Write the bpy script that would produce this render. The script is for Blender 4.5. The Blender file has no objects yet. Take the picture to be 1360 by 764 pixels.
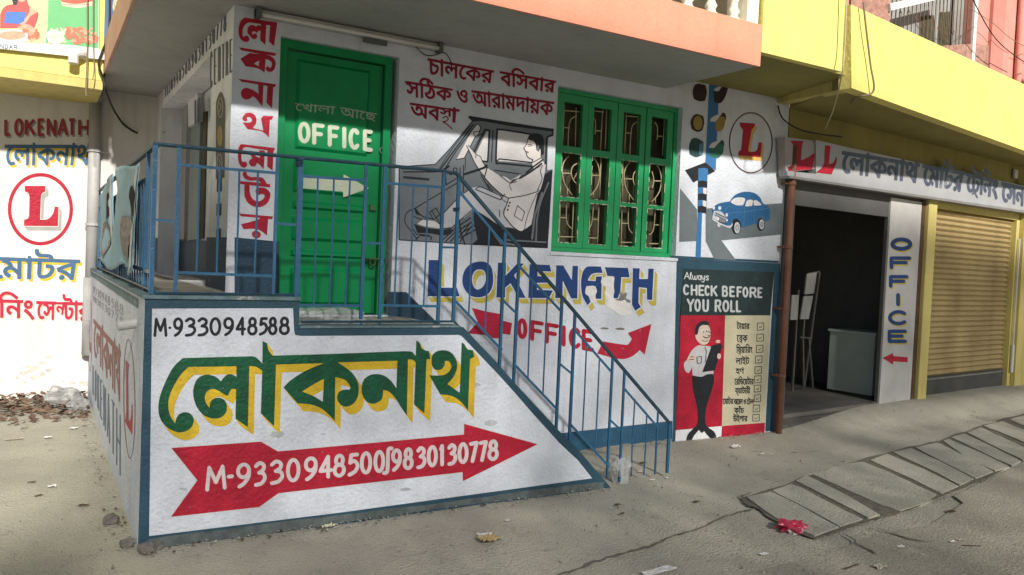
import bpy, math, random
import numpy as np
from math import radians, sin, cos, pi, atan2, hypot
from mathutils import Vector, Matrix
from mathutils.geometry import delaunay_2d_cdt

random.seed(7)
C = bpy.context.scene.collection
SC = bpy.context.scene

# ------------------------------------------------------------------ camera
PPX, PPY = 680.0, 382.0
CAMH = 1.65
def _basis():
    a = np.array((2464 - PPX, 425 - PPY)); b = np.array((50 - PPX, 320 - PPY))
    f = math.sqrt(-(a @ b))
    X = np.array([a[0], a[1], f]); X /= np.linalg.norm(X)
    Y = np.array([b[0], b[1], f]); Y /= np.linalg.norm(Y)
    return f, np.array([X, Y, np.cross(X, Y)])
FPX, RW = _basis()
CAM = np.array([0, 0, CAMH])
cam_d = bpy.data.cameras.new('camera')
cam = bpy.data.objects.new('camera', cam_d)
C.objects.link(cam)
_m = Matrix(((RW[0, 0], -RW[0, 1], -RW[0, 2]), (RW[1, 0], -RW[1, 1], -RW[1, 2]), (RW[2, 0], -RW[2, 1], -RW[2, 2])))
cam.matrix_world = Matrix.Translation((0, 0, CAMH)) @ _m.to_4x4()
cam_d.sensor_width = 36
cam_d.lens = 36 * FPX / 1360
cam_d.clip_start = 0.05
cam_d.clip_end = 500
SC.camera = cam

# ------------------------------------------------------------------ light
SUN = Vector((-0.24, -1.67, 1.0)).normalized()          # towards the sun
world = bpy.data.worlds.new('World'); SC.world = world; world.use_nodes = True
_nt = world.node_tree
_bg = _nt.nodes['Background']
_sky = _nt.nodes.new('ShaderNodeTexSky')
_sky.sky_type = 'NISHITA'; _sky.sun_disc = False
_sky.sun_elevation = math.asin(SUN.z)
_sky.sun_rotation = atan2(SUN.x, SUN.y)
_sky.dust_density = 1.0; _sky.air_density = 1.0
_nt.links.new(_sky.outputs[0], _bg.inputs[0])
_bg.inputs[1].default_value = 0.058
sd = bpy.data.lights.new('sun', 'SUN'); sd.energy = 4.6; sd.angle = radians(1.8); sd.color = (1.0, 0.95, 0.88)
so = bpy.data.objects.new('sun', sd); C.objects.link(so)
so.rotation_euler = SUN.to_track_quat('Z', 'Y').to_euler()
so.location = (0, -5, 12)
SC.view_settings.view_transform = 'Standard'
SC.view_settings.look = 'None'
SC.view_settings.exposure = 0.38
SC.view_settings.gamma = 1.0
SC.cycles.max_bounces = 8
NLEAF = 150
DENS = 300

# ------------------------------------------------------------------ pixel rays onto real planes
def ray(u, v): return RW @ np.array([(u - PPX) / FPX, (v - PPY) / FPX, 1.0])
def at_y(u, v, y): r = ray(u, v); return Vector(CAM + r * (y / r[1]))
def at_x(u, v, x): r = ray(u, v); return Vector(CAM + r * (x / r[0]))
def at_z(u, v, z): r = ray(u, v); return Vector(CAM + r * ((z - CAMH) / r[2]))

class Surf:
    """a flat face of a building: origin P, horizontal axis A, outward normal N, up B"""
    def __init__(s, P, A, N, B=(0, 0, 1)):
        s.P = Vector(P); s.A = Vector(A).normalized(); s.N = Vector(N).normalized(); s.B = Vector(B).normalized()
    def st(s, u, v):
        r = Vector(ray(u, v)); c = Vector(CAM)
        t = (s.P - c).dot(s.N) / r.dot(s.N)
        q = c + r * t - s.P
        return (q.dot(s.A), q.dot(s.B))
    def pt(s, a, b, off=0.0): return s.P + s.A * a + s.B * b + s.N * off

YF, YW, YB, XL, XP, ZC = 4.667, 5.687, 9.75, 0.4995, 1.109, 3.3
SF = Surf((0, YF, 0), (1, 0, 0), (0, -1, 0))
SW = Surf((0, YW, 0), (1, 0, 0), (0, -1, 0))
SB = Surf((0, YB, 0), (1, 0, 0), (0, -1, 0))
SL = Surf((XL, 0, 0), (0, 1, 0), (-1, 0, 0))
SP_ = Surf((XP, 0, 0), (0, 1, 0), (-1, 0, 0))
RA = radians(6)
SR = Surf((6.6, YW, 0), (cos(RA), sin(RA), 0), (sin(RA), -cos(RA), 0))

# ------------------------------------------------------------------ mesh helpers
def V3(p): return Vector((p[0], p[1], p[2]))
def root_loc(p):
    o = Vector((0, 0, 0))
    while p is not None:
        o += p.location; p = p.parent
    return o
class MB:
    def __init__(s): s.v = []; s.f = []; s.smooth = False
    def add(s, vs, fs):
        k = len(s.v); s.v += [tuple(v) for v in vs]; s.f += [tuple(i + k for i in f) for f in fs]
    def obox(s, o, a, b, c):
        o, a, b, c = V3(o), V3(a), V3(b), V3(c)
        vs = [o, o + a, o + a + b, o + b, o + c, o + a + c, o + a + b + c, o + b + c]
        s.add(vs, [(0, 3, 2, 1), (4, 5, 6, 7), (0, 1, 5, 4), (1, 2, 6, 5), (2, 3, 7, 6), (3, 0, 4, 7)])
    def box(s, p, q):
        p, q = V3(p), V3(q); d = q - p
        s.obox(p, (d.x, 0, 0), (0, d.y, 0), (0, 0, d.z))
    def bar(s, p, q, w, d, up=(0, 0, 1)):
        """rectangular bar between p and q, w across, d deep"""
        p, q = V3(p), V3(q); t = (q - p).normalized(); up = Vector(up)
        if abs(t.dot(up)) > .95: up = Vector((0, 1, 0))
        a = t.cross(up).normalized(); b = a.cross(t).normalized()
        s.obox(p - a * w / 2 - b * d / 2, a * w, b * d, q - p)
    def tube(s, pts, r, n=8, caps=True):
        pts = [V3(p) for p in pts]; rs = r if isinstance(r, (list, tuple)) else [r] * len(pts)
        rings = []; prev = None
        for i, p in enumerate(pts):
            t = (pts[min(i + 1, len(pts) - 1)] - pts[max(i - 1, 0)]).normalized()
            if prev is None:
                a = t.orthogonal().normalized()
            else:
                a = (prev - t * prev.dot(t)).normalized()
            prev = a; b = t.cross(a)
            rings.append([p + (a * cos(2 * pi * j / n) + b * sin(2 * pi * j / n)) * rs[i] for j in range(n)])
        k = len(s.v)
        for rg in rings: s.v += [tuple(v) for v in rg]
        for i in range(len(rings) - 1):
            for j in range(n):
                j2 = (j + 1) % n
                s.f.append((k + i * n + j, k + i * n + j2, k + (i + 1) * n + j2, k + (i + 1) * n + j))
        if caps:
            s.f.append(tuple(k + j for j in reversed(range(n))))
            s.f.append(tuple(k + (len(rings) - 1) * n + j for j in range(n)))
    def lathe(s, c, prof, n=14):
        c = V3(c); k = len(s.v)
        for r, z in prof:
            s.v += [(c.x + r * cos(2 * pi * j / n), c.y + r * sin(2 * pi * j / n), c.z + z) for j in range(n)]
        for i in range(len(prof) - 1):
            for j in range(n):
                j2 = (j + 1) % n
                s.f.append((k + i * n + j, k + i * n + j2, k + (i + 1) * n + j2, k + (i + 1) * n + j))
        s.f.append(tuple(k + j for j in reversed(range(n)))); s.f.append(tuple(k + (len(prof) - 1) * n + j for j in range(n)))
    def build(s, name, m, parent=None, smooth=False, kind=None):
        L = root_loc(parent)
        me = bpy.data.meshes.new(name)
        me.from_pydata([(x - L.x, y - L.y, z - L.z) for x, y, z in s.v], [], s.f)
        me.materials.append(m)
        if smooth: me.polygons.foreach_set('use_smooth', [True] * len(me.polygons))
        me.update()
        o = bpy.data.objects.new(name, me); C.objects.link(o)
        if parent is not None: o.parent = parent
        if kind: o['kind'] = kind
        return o

def thing(name, label, cat, loc=(0, 0, 0), group=None):
    o = bpy.data.objects.new(name, None); C.objects.link(o); o.location = loc
    o.empty_display_size = .1
    o['label'] = label; o['category'] = cat
    if group: o['group'] = group
    return o
def tag(o, label, cat, group=None):
    o['label'] = label; o['category'] = cat
    if group: o['group'] = group
    return o
def solo(name, mb, m, loc, label, cat, smooth=False, group=None):
    """a thing that is one mesh, its origin at its base"""
    me = bpy.data.meshes.new(name)
    me.from_pydata([(x - loc[0], y - loc[1], z - loc[2]) for x, y, z in mb.v], [], mb.f)
    me.materials.append(m)
    if smooth: me.polygons.foreach_set('use_smooth', [True] * len(me.polygons))
    o = bpy.data.objects.new(name, me); C.objects.link(o); o.location = loc
    return tag(o, label, cat, group)

# ------------------------------------------------------------------ flat shapes: contours, strokes, filling
def P(s, closed=True, sub=4):
    """'x,y x,y! ...' -> points; '!' marks a corner, other points are smoothed"""
    raw = []
    for w in s.split():
        c = w.endswith('!'); x, y = w.rstrip('!').split(','); raw.append((float(x), float(y), c))
    n = len(raw); out = []
    for i in range(n if closed else n - 1):
        p1 = raw[i]; p2 = raw[(i + 1) % n]
        if p1[2] and p2[2]:
            out.append(p1[:2]); continue
        p0 = raw[(i - 1) % n] if (closed or i > 0) else p1
        p3 = raw[(i + 2) % n] if (closed or i + 2 < n) else p2
        if p1[2]: p0 = p1
        if p2[2]: p3 = p2
        for k in range(sub):
            t = k / sub
            out.append(tuple(.5 * (2 * p1[j] + (p2[j] - p0[j]) * t + (2 * p0[j] - 5 * p1[j] + 4 * p2[j] - p3[j]) * t * t
                                   + (3 * p1[j] - p0[j] - 3 * p2[j] + p3[j]) * t ** 3) for j in (0, 1)))
    if not closed: out.append(raw[-1][:2])
    return out
def crop(x0, y0, k):
    def g(pts, ox=0, oy=0): return [(x0 + (x + ox) / k, y0 + (y + oy) / k) for x, y in pts]
    return g
def area(p): return .5 * sum(p[i][0] * p[(i + 1) % len(p)][1] - p[(i + 1) % len(p)][0] * p[i][1] for i in range(len(p)))
def ccw(p): return p if area(p) > 0 else p[::-1]
def circ(cx, cy, rx, ry=None, n=20, rot=0):
    ry = rx if ry is None else ry
    c, s = cos(rot), sin(rot)
    return [(cx + rx * cos(a) * c - ry * sin(a) * s, cy + rx * cos(a) * s + ry * sin(a) * c) for a in [2 * pi * k / n for k in range(n)]]
def ring(cx, cy, rx, ry, w, n=40, rot=0):
    return [circ(cx, cy, rx + w / 2, ry + w / 2, n, rot), ('hole', circ(cx, cy, rx - w / 2, ry - w / 2, n, rot))]
def stroke(pts, w, caps=True, closed=False):
    """a line of width w as overlapping pieces"""
    out = []; n = len(pts)
    for i in range(n if closed else n - 1):
        (x0, y0), (x1, y1) = pts[i], pts[(i + 1) % n]
        L = hypot(x1 - x0, y1 - y0)
        if L < 1e-9: continue
        nx, ny = -(y1 - y0) / L * w / 2, (x1 - x0) / L * w / 2
        out.append([(x0 + nx, y0 + ny), (x1 + nx, y1 + ny), (x1 - nx, y1 - ny), (x0 - nx, y0 - ny)])
    for i, (x, y) in enumerate(pts):
        if caps or closed or 0 < i < n - 1: out.append(circ(x, y, w / 2, n=8, rot=.2 + i))
    return out
def fill(contours):
    """non-zero fill of plain lists (solid) and ('hole', list)"""
    solid = []
    for c in contours:
        if isinstance(c, tuple) and c[0] == 'hole': solid.append(ccw(c[1])[::-1])
        elif isinstance(c, tuple) and c[0] == 'raw': solid.append(c[1])
        else: solid.append(ccw(c))
    vs = []; es = []
    for c in solid:
        k = len(vs); n = len(c)
        if n < 3: continue
        vs += [Vector(p) for p in c]; es += [(k + i, k + (i + 1) % n) for i in range(n)]
    r = delaunay_2d_cdt(vs, es, [], 0, 1e-6)
    ov, of = r[0], r[2]
    if not of: return [], []
    VA = np.array([(v.x, v.y) for v in vs]); EE = np.array(es); A = np.hstack([VA[EE[:, 0]], VA[EE[:, 1]]])
    P_ = np.array([(v.x, v.y) for v in ov]); F = np.array(of)
    cen = P_[F].mean(axis=1); order = np.argsort(cen[:, 1]); F = F[order]; cen = cen[order]
    wn = np.zeros(len(F))
    lo, hi = np.minimum(A[:, 1], A[:, 3]), np.maximum(A[:, 1], A[:, 3])
    for i in range(0, len(F), 96):
        cx, cy = cen[i:i + 96, 0:1], cen[i:i + 96, 1:2]
        x0, y0, x1, y1 = A[(lo <= cy[-1, 0]) & (hi >= cy[0, 0])].T
        up = (y0 <= cy) & (y1 > cy); dn = (y0 > cy) & (y1 <= cy)
        s = (x1 - x0) * (cy - y0) - (cx - x0) * (y1 - y0)
        wn[i:i + 96] = (up & (s > 0)).sum(1) - (dn & (s < 0)).sum(1)
    keep = F[wn > .5]
    used = sorted(set(keep.ravel().tolist())); mp = {o: i for i, o in enumerate(used)}
    return [tuple(P_[i]) for i in used], [tuple(mp[i] for i in f) for f in keep.tolist()]
SPLIT = {'mural_lamp', 'mural_signal', 'mural_car', 'mural_road', 'bare_cement', 'bare_plaster', 'mural_panes', 'board_panel', 'mural_shoe', 'mural_man', 'mural_seat', 'printed_food', 'printed_cook', 'blue_dado', 'cartoon_man', 'printed_dish', 'printed_ribbon', 'wall_stain'}
def paint(parent, name, m, surf, contours, layer=1, px=True):
    """a coat of paint (or print) lying on a face; contours in photo pixels, projected onto that face"""
    if name in SPLIT and len(contours) > 1 and not any(isinstance(c, tuple) for c in contours):
        return [paint(parent, name, m, surf, [c], layer + .12 * i, px) for i, c in enumerate(contours)]
    cs = []
    for c in contours:
        if isinstance(c, tuple) and isinstance(c[0], str):
            pts = [surf.st(*p) for p in c[1]] if px else c[1]
            cs.append((c[0], pts))
        else: cs.append([surf.st(*p) for p in c] if px else c)
    v, f = fill(cs)
    mb = MB(); off = .0012 + .0007 * layer
    fl = surf.A.cross(surf.B).dot(surf.N) > 0
    mb.add([surf.pt(a, b, off) for a, b in v], [q if fl else q[::-1] for q in f])
    return mb.build(name, m, parent)
def sweep(contours, d):
    """drop shadow of solid shapes dragged along d"""
    out = []
    for c in contours:
        h = isinstance(c, tuple); p = c[1] if h else c
        out.append(c); t = [(x + d[0], y + d[1]) for x, y in p]
        out.append(('hole', t) if h else t)
        for i in range(len(p)):
            a, b = p[i], p[(i + 1) % len(p)]
            q = [a, b, (b[0] + d[0], b[1] + d[1]), (a[0] + d[0], a[1] + d[1])]
            if abs(area(q)) > 1e-9: out.append(q)
    return out
def fat(contours, w):
    out = list(contours)
    for c in contours:
        p = c[1] if isinstance(c, tuple) else c
        out += stroke(p, w, closed=True)
    return out
def plate(parent, name, m, surf, contours, front, back, px=True):
    """a slab with thickness cut to contours: from offset `front` to offset `back` along the normal"""
    cs = []
    for c in contours:
        h = isinstance(c, tuple); p = c[1] if h else c
        q = [surf.st(*x) for x in p] if px else p
        q = ccw(q)
        cs.append(('hole', q) if h else q)
    v, f = fill(cs)
    mb = MB()
    fl = surf.A.cross(surf.B).dot(surf.N) > 0
    mb.add([surf.pt(a, b, front) for a, b in v], [q if fl else q[::-1] for q in f])
    mb.add([surf.pt(a, b, back) for a, b in v], [q[::-1] if fl else q for q in f])
    for c in cs:
        h = isinstance(c, tuple); q = c[1][::-1] if h else c
        n = len(q)
        for i in range(n):
            a, b = q[i], q[(i + 1) % n]
            w = [surf.pt(*a, front), surf.pt(*a, back), surf.pt(*b, back), surf.pt(*b, front)]
            mb.add(w, [(0, 1, 2, 3) if fl else (3, 2, 1, 0)])
    return mb.build(name, m, parent)

# ------------------------------------------------------------------ materials
MATS = {}
def mat(name, col, rough=.8, var=.12, vs=3.0, bump=.15, bs=60, spots=None, spot_amt=.0, spot_scale=9, metal=0, streak=0, spec=.35,
        col2=None, alpha=1, grain=.10, b1=1.2):
    if name in MATS: return MATS[name]
    m = bpy.data.materials.new(name); m.use_nodes = True; nt = m.node_tree; N = nt.nodes; Lk = nt.links
    b = N['Principled BSDF']
    b.inputs['Roughness'].default_value = rough; b.inputs['Metallic'].default_value = metal
    b.inputs['Specular IOR Level'].default_value = spec
    tc = N.new('ShaderNodeTexCoord'); co = tc.outputs['Object']
    n1 = N.new('ShaderNodeTexNoise'); n1.inputs['Scale'].default_value = vs; n1.inputs['Detail'].default_value = 7; n1.inputs['Roughness'].default_value = .62
    Lk.new(co, n1.inputs['Vector'])
    mix = N.new('ShaderNodeMix'); mix.data_type = 'RGBA'
    rm = N.new('ShaderNodeMapRange'); rm.inputs['From Min'].default_value = .33; rm.inputs['From Max'].default_value = .67
    Lk.new(n1.outputs['Fac'], rm.inputs['Value']); Lk.new(rm.outputs[0], mix.inputs['Factor'])
    lo = tuple(c * (1 - var) for c in col) if col2 is None else col2
    hi = tuple(min(1, c * (1 + var * .6)) for c in col) if col2 is None else col
    mix.inputs['A'].default_value = (*lo, 1); mix.inputs['B'].default_value = (*hi, 1)
    out = mix.outputs['Result']
    if streak:
        mp = N.new('ShaderNodeMapping'); mp.inputs['Scale'].default_value = (7, 7, .5); Lk.new(co, mp.inputs['Vector'])
        n3 = N.new('ShaderNodeTexNoise'); n3.inputs['Scale'].default_value = 1.5; n3.inputs['Detail'].default_value = 5; Lk.new(mp.outputs[0], n3.inputs['Vector'])
        r3 = N.new('ShaderNodeMapRange'); r3.inputs['From Min'].default_value = .5; r3.inputs['From Max'].default_value = .75
        r3.inputs['To Max'].default_value = streak; Lk.new(n3.outputs['Fac'], r3.inputs['Value'])
        mx = N.new('ShaderNodeMix'); mx.data_type = 'RGBA'; Lk.new(r3.outputs[0], mx.inputs['Factor']); Lk.new(out, mx.inputs['A'])
        mx.inputs['B'].default_value = (.16, .14, .11, 1); out = mx.outputs['Result']
    if spots is not None:
        n2 = N.new('ShaderNodeTexNoise'); n2.inputs['Scale'].default_value = spot_scale; n2.inputs['Detail'].default_value = 8; n2.inputs['Roughness'].default_value = .7
        Lk.new(co, n2.inputs['Vector'])
        r2 = N.new('ShaderNodeMapRange'); r2.inputs['From Min'].default_value = .72 - spot_amt; r2.inputs['From Max'].default_value = .76 - spot_amt * .9
        Lk.new(n2.outputs['Fac'], r2.inputs['Value'])
        mx = N.new('ShaderNodeMix'); mx.data_type = 'RGBA'; Lk.new(r2.outputs[0], mx.inputs['Factor']); Lk.new(out, mx.inputs['A'])
        mx.inputs['B'].default_value = (*spots, 1); out = mx.outputs['Result']
    if grain:
        n4 = N.new('ShaderNodeTexNoise'); n4.inputs['Scale'].default_value = 130; n4.inputs['Detail'].default_value = 3; n4.inputs['Roughness'].default_value = .8
        Lk.new(co, n4.inputs['Vector'])
        r4 = N.new('ShaderNodeMapRange'); r4.inputs['From Min'].default_value = .3; r4.inputs['From Max'].default_value = .7
        r4.inputs['To Min'].default_value = 1 - grain; r4.inputs['To Max'].default_value = 1 + grain; Lk.new(n4.outputs['Fac'], r4.inputs['Value'])
        vm = N.new('ShaderNodeVectorMath'); vm.operation = 'SCALE'; Lk.new(out, vm.inputs[0]); Lk.new(r4.outputs[0], vm.inputs['Scale']); out = vm.outputs[0]
    Lk.new(out, b.inputs['Base Color'])
    if bump:
        nb = N.new('ShaderNodeTexNoise'); nb.inputs['Scale'].default_value = bs; nb.inputs['Detail'].default_value = 4; Lk.new(co, nb.inputs['Vector'])
        ad = N.new('ShaderNodeMath'); ad.operation = 'MULTIPLY_ADD'; Lk.new(n1.outputs['Fac'], ad.inputs[0]); ad.inputs[1].default_value = b1; Lk.new(nb.outputs['Fac'], ad.inputs[2])
        bp = N.new('ShaderNodeBump'); bp.inputs['Strength'].default_value = bump; bp.inputs['Distance'].default_value = .02
        Lk.new(ad.outputs[0], bp.inputs['Height']); Lk.new(bp.outputs[0], b.inputs['Normal'])
    if alpha < 1:
        b.inputs['Alpha'].default_value = alpha
    MATS[name] = m
    return m
GRIME = (.30, .28, .25)
M_white = mat('white_limewash', (.60, .635, .70), .85, .13, 2.6, .55, 42, spots=(.42, .43, .43), spot_amt=.075, spot_scale=11, streak=.10)
M_white2 = mat('aged_white_limewash', (.70, .71, .73), .85, .14, 1.6, .3, 50, spots=GRIME, spot_amt=.06, spot_scale=10, streak=.25)
M_inner = mat('inner_porch_limewash', (.76, .77, .80), .85, .1, 2, .3, 45, spots=GRIME, spot_amt=.03, spot_scale=12)
M_backw = mat('back_wall_limewash', (.66, .64, .61), .85, .10, 1.8, .3, 40, spots=(.42, .36, .28), spot_amt=.045, spot_scale=7, streak=.22)
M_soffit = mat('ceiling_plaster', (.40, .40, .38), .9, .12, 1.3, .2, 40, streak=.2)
M_coral = mat('coral_paint', (.80, .31, .20), .75, .07, 2.0, .25, 40, spots=(.5, .24, .17), spot_amt=.03, spot_scale=6, streak=.16)
M_coral_s = mat('shaded_coral_paint', (.58, .34, .27), .8, .12, 3.0, .2, 45, streak=.35)  # coral toned down for the shaded side face, plus rain streaks
M_yellow = mat('lemon_yellow_paint', (.80, .70, .20), .75, .09, 1.4, .3, 30, spots=(.60, .52, .2), spot_amt=.05, spot_scale=4, streak=.16)
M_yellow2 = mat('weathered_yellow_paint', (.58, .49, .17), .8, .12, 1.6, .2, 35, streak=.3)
M_yellow_sh = mat('shaded_yellow_paint', (.29, .25, .075), .85, .15, 1.6, .2, 35, streak=.35)  # yellow with the shade under slab and canopy mixed into its colour
M_cream = mat('cream_paint', (.78, .75, .60), .7, .08, 4, .1, 40)
M_navy = mat('dark_blue_border_paint', (.022, .066, .10), .55, .16, 6, .3, 55, spots=(.33, .36, .38), spot_amt=-.02, spot_scale=26)
M_navyw = mat('worn_dark_blue_paint', (.018, .05, .085), .6, .2, 6, .3, 55, spots=(.34, .36, .37), spot_amt=.08, spot_scale=9)
M_band = mat('blue_skirting_paint', (.025, .09, .16), .6, .22, 5, .3, 55, spots=(.2, .25, .3), spot_amt=.03, spot_scale=10)
M_coping = mat('worn_blue_coping', (.13, .2, .22), .85, .3, 9, .4, 60, spots=(.36, .36, .33), spot_amt=.12, spot_scale=7)
M_green = mat('bottle_green_paint', (.004, .082, .035), .6, .35, 7, .45, 42, spots=(.03, .12, .07), spot_amt=.03, spot_scale=12)
M_gold = mat('mustard_paint', (.62, .42, .025), .65, .2, 7, .45, 42, spots=(.58, .48, .16), spot_amt=.04, spot_scale=13)
M_red = mat('crimson_paint', (.40, .008, .03), .6, .26, 6, .45, 42, spots=(.30, .05, .07), spot_amt=.09, spot_scale=14)
M_redw = mat('worn_crimson_paint', (.42, .012, .04), .65, .12, 6, .3, 55, spots=(.50, .16, .20), spot_amt=.12, spot_scale=14)
M_maroon = mat('maroon_paint', (.25, .008, .03), .65, .15, 6, .3, 55)
M_ink = mat('black_paint', (.012, .015, .02), .6, .2, 8, .3, 55)
M_pale = mat('pinkish_white_paint', (.60, .53, .54), .7, .08, 8, .3, 55)
M_blue = mat('royal_blue_paint', (.012, .045, .17), .6, .18, 7, .3, 55, spots=(.10, .14, .26), spot_amt=.02, spot_scale=12)
M_blue2 = mat('slate_blue_paint', (.05, .12, .22), .65, .15, 7, .3, 55)
M_olive = mat('dull_yellow_paint', (.50, .41, .07), .7, .15, 7, .3, 55)
M_door = mat('green_gloss_paint', (.002, .22, .07), .42, .12, 5, .06, 30, spec=.25)
M_win = mat('bright_green_enamel', (.012, .30, .10), .42, .12, 6, .1, 40, spots=(.30, .42, .28), spot_amt=-.03, spot_scale=30, spec=.5)
M_rail = mat('blue_railing_enamel', (.018, .105, .21), .42, .2, 12, .2, 80, spots=(.09, .06, .045), spot_amt=.05, spot_scale=24, spec=.5)
M_railt = mat('worn_handrail_paint', (.02, .06, .09), .5, .35, 14, .2, 80, spots=(.10, .06, .04), spot_amt=.08, spot_scale=18)
M_dark = mat('dark_interior', (.09, .082, .05), .9, .4, 4, 0)
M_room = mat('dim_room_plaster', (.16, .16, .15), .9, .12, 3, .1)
M_grille = mat('pale_grille_paint', (.50, .44, .27), .6, .25, 10, .1)
M_pvc = mat('grey_plastic_pipe', (.42, .42, .41), .5, .14, 5, .1, spots=(.6, .6, .58), spot_amt=0, spot_scale=12)
M_steel = mat('dull_metal', (.33, .33, .32), .45, .2, 10, .1, metal=.7)
M_cable = mat('black_cable', (.02, .02, .02), .6, 0, 3, 0)
M_cable2 = mat('tan_cable', (.22, .18, .11), .7, 0, 3, 0)
M_con = mat('dusty_concrete', (.465, .44, .35), .92, .13, 1.3, .8, 60, spots=(.32, .30, .24), spot_amt=.12, spot_scale=6, col2=(.36, .34, .275), grain=.28, b1=.15)
M_slabc = mat('drain_slab_concrete', (.455, .435, .355), .9, .2, 2.4, .8, 60, spots=(.26, .24, .19), spot_amt=.10, spot_scale=5, grain=.2, b1=.3)
M_crack = mat('dirt_in_joint', (.16, .145, .11), 1, .35, 20, .4, 50, spots=(.2, .18, .13), spot_amt=.14, spot_scale=20)

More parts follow.
